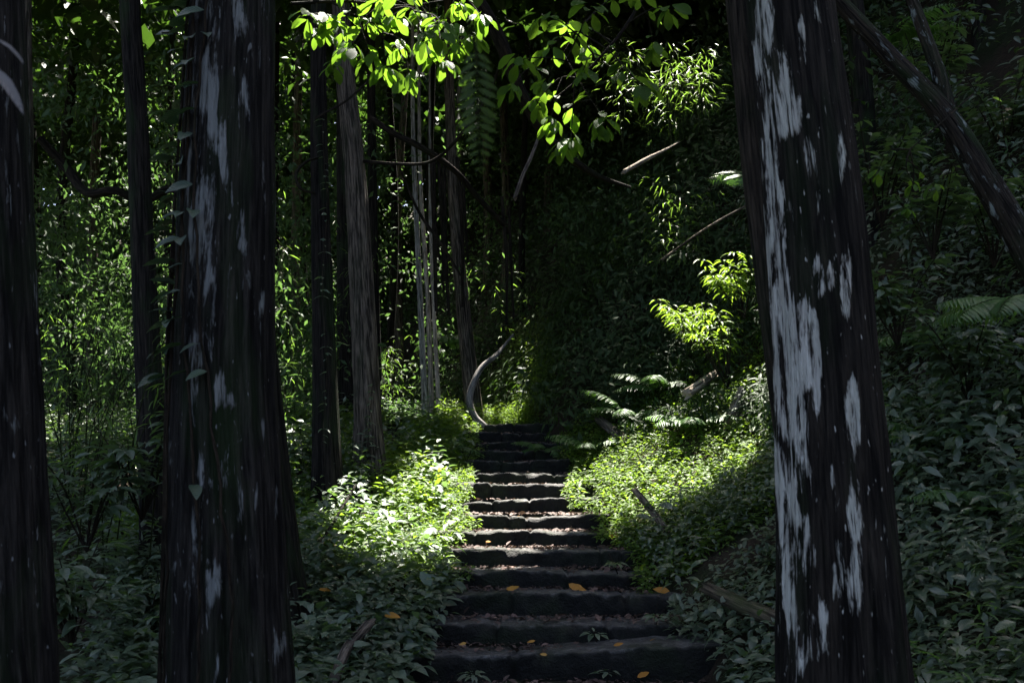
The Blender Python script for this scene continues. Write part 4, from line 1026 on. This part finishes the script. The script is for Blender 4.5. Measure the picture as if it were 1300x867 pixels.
# ------------------------------------------------------------------ vines
def vine(label, pp, seed):
    return loose_tube('vine', label, 'vine', pp, M_VINE, 8, .06, .12, group='vines hanging between the trees', seed=seed)
vine('thin vine looping from the fibrous trunk up to the black slanting limb', [(462, 205, 11.4, 5), (500, 208, 11.2, 4), (545, 206, 11, 4), (590, 165, 10.6, 4), (625, 110, 10.3, 4), (640, 60, 9.9, 4)], 1)
vine('thick dark vine slanting from the fibrous trunk toward the hanging vines', [(470, 150, 13, 8), (500, 170, 13, 9), (530, 185, 13, 9), (575, 215, 13.4, 8), (610, 255, 14, 8), (640, 285, 14.5, 8)], 2)
vine('vine slanting down past the tallest white trunk', [(508, 215, 14, 3), (535, 275, 14, 4), (560, 310, 14, 4), (585, 350, 14.2, 3)], 3)
for k, (px, y0, y1, w) in enumerate(((552, 190, 395, 6), (561, 200, 370, 5), (568, 210, 400, 6), (585, 200, 390, 5), (592, 220, 330, 4), (641, 250, 412, 4), (650, 265, 405, 3.5), (556, 205, 330, 4))):
    d = 14.2 + .15 * k
    vine(['longest straight vine hanging just right of the white trunks', 'second straight vine right of the white trunks', 'thick straight vine between the white trunks and the grey leaning tree', 'straight vine hanging in front of the grey leaning tree', 'short straight vine at the right side of the grey leaning tree', 'left of the two straight vines above the bent white stem', 'right of the two straight vines above the bent white stem', 'thinnest short vine among those beside the white trunks'][k],
         [(px - 4, y0, d, w), (px + rg.normal() * 2, (y0 + y1) / 2, d, w), (px + 2, y1, d, w * .7)], 10 + k)
vine('curly vine hooked on the green-tinged trunk', [(400, 245, 10.1, 3), (382, 240, 10.0, 4), (376, 222, 10.0, 4), (390, 205, 10.0, 4), (406, 200, 9.98, 3)], 30)
vine('bare dry twig hanging in front of the fibrous trunk', [(400, 150, 10.0, 3), (440, 128, 10.2, 3), (455, 115, 10.4, 3), (470, 100, 10.6, 2)], 31)
vine('dark limb sagging across the gap behind the bamboo at left', [(50, 175, 13, 12), (85, 215, 13.2, 13), (112, 245, 13, 13), (150, 243, 12.8, 12), (178, 256, 13, 13), (215, 240, 13, 12), (245, 246, 13, 11)], 32)

# ------------------------------------------------------------------ leaf litter on the steps and the leaves one can pick out
def litter():
    rng = np.random.default_rng(71); b = Buf(); pos, dd, nn, ll = [], [], [], []
    for n, (ye, zt, xl, xr) in enumerate(STEP_INFO):
        m = 430 if n < 8 else 110
        x = rng.uniform(xl, xr, m); y = ye + .05 + (STEP_T - .07) * rng.random(m) ** .55
        pos.append(np.stack([x, y, zt + .008 - .022 * (y - ye) / STEP_T + rng.random(m) * .016], 1))
    pos = np.concatenate(pos); m = len(pos)
    D = rng.normal(size=(m, 3)) * np.array([1, 1, .12]); l = .02 + .09 * rng.random(m) ** 3
    leaves(b, pos, D, UP + rng.normal(size=(m, 3)) * .3, l, l * rng.uniform(.4, .7, m), LF2, rng)
    tag(build('leaf_litter', b, M_LITTER), 'small dry brown leaves and bits strewn over the steps', kind='stuff')
litter()
FL = [(735, 744, .20, 'large curled orange leaf in the middle of a lower step'), (651, 750, .12, 'orange leaf left of the large curled orange leaf'), (659, 659, .13, 'pale yellow leaf on a sunlit step'), (700, 640, .06, 'small orange leaf on an upper sunlit step'),
      (778, 681, .14, 'long ochre leaf at the right end of a middle step'), (620, 689, .06, 'small reddish leaf on the left of a middle step'), (691, 686, .10, 'reddish leaf in the middle of a dark-edged step'), (746, 711, .12, 'brown leaf right of centre on the step above the large orange leaf'),
      (843, 806, .20, 'large dark orange leaf at the right end of a lower step'), (831, 817, .10, 'bright orange leaf just below the large dark orange leaf'), (786, 822, .08, 'orange leaf in the middle right of the second lowest step'), (587, 819, .07, 'pinkish leaf at the lower left of the steps'),
      (674, 816, .07, 'dull brown leaf in the middle of the second lowest step'), (818, 861, .14, 'orange leaf at the bottom edge right of the lowest seedling'), (840, 752, .15, 'pale dry leaf at the right end of the step with the large orange leaf'), (690, 834, .06, 'small pinkish leaf near the bottom centre')]
for px, py, l, lab in FL:
    q = None
    for d in np.arange(5.4, 14, .01):
        t = P(px, py, d)
        if t[2] <= tread_z(t[0], t[1]) + .03: q = t; break
    if q is None: q = P(px, py, 6)
    q[2] += .012
    q[1] += .03
    b = Buf(); a = rg.normal() * .4 + (math.pi if rg.random() < .5 else 0)
    q0 = q - np.array([math.cos(a), math.sin(a), 0]) * l * .5
    leaves(b, q0[None], np.array([[math.cos(a), math.sin(a), rg.normal() * .15]]), np.array([[rg.normal() * .3, -.9, .8]]), l, l * rg.uniform(.36, .5), leaf_t(7, rg.uniform(-.1, .3), rg.uniform(-.3, .4), 'ellipse', .12), rg, np.array([rg.random()]))
    tag(build('fallen_leaf', b, M_DEAD, None, q0), lab, 'leaf', 'dead leaves that stand out')
for px, py, l, lab in ((405, 748, .10, 'orange leaf caught in the herbs at the foot of the black trunk'), (488, 781, .13, 'orange dead leaf lying on the herbs left of the steps'), (1224, 468, .05, 'tiny orange leaf in the shaded right bank')):
    q = at_ground(px, py + 40, 4.5); q = P(px, py, q[1] - .1)
    b = Buf(); leaves(b, q[None], np.array([[1, -.2, .1]]), np.array([[0, -.7, .8]]), l, l * .5, leaf_t(7, .3, .6, 'ellipse', .08), rg, np.array([.5]))
    tag(build('fallen_leaf', b, M_DEAD, None, q), lab, 'leaf', 'dead leaves that stand out')

# ------------------------------------------------------------------ light
el = math.asin(SUN[2]); az = math.atan2(SUN[0], SUN[1])
w = bpy.data.worlds.new('World'); S.world = w; w.use_nodes = True
nt = w.node_tree; nt.nodes.clear()
sky = nt.nodes.new('ShaderNodeTexSky'); sky.sky_type = 'NISHITA'; sky.sun_disc = False
sky.sun_elevation = el; sky.sun_rotation = az; sky.altitude = 100; sky.air_density = 0.8; sky.dust_density = 4.0
bg = nt.nodes.new('ShaderNodeBackground'); bg.inputs['Strength'].default_value = 0.055
wo = nt.nodes.new('ShaderNodeOutputWorld')
nt.links.new(sky.outputs[0], bg.inputs[0]); nt.links.new(bg.outputs[0], wo.inputs[0])
ld = bpy.data.lights.new('sun', 'SUN'); ld.energy = 5.0; ld.angle = math.radians(0.5); ld.color = (1.0, .95, .86)
lo = bpy.data.objects.new('sun', ld); COL.objects.link(lo); lo.rotation_euler = Vector(SUN).to_track_quat('Z', 'Y').to_euler(); lo.location = (0, 0, 30)

cd = bpy.data.cameras.new('camera'); co = bpy.data.objects.new('camera', cd); COL.objects.link(co)
co.location = EYE; co.rotation_euler = (math.pi / 2 + PITCH, 0, 0)
cd.sensor_width = 36; cd.lens = 36 * F0 / W0; cd.clip_end = 500; cd.clip_start = .05
cd.dof.use_dof = True; cd.dof.focus_distance = 9.0; cd.dof.aperture_fstop = 5.6
S.camera = co
S.view_settings.view_transform = 'Standard'; S.view_settings.look = 'None'; S.view_settings.gamma = 1
S.view_settings.use_curve_mapping = False
S.view_settings.exposure = 2.85
S.render.engine = 'CYCLES'
cy = S.cycles; cy.use_denoising = True; cy.denoiser = 'OPENIMAGEDENOISE'; cy.max_bounces = 8; cy.diffuse_bounces = 4; cy.transmission_bounces = 6; cy.glossy_bounces = 3
cy.sample_clamp_indirect = 6.0
for o in S.objects:
    if '_n' in o: del o['_n']
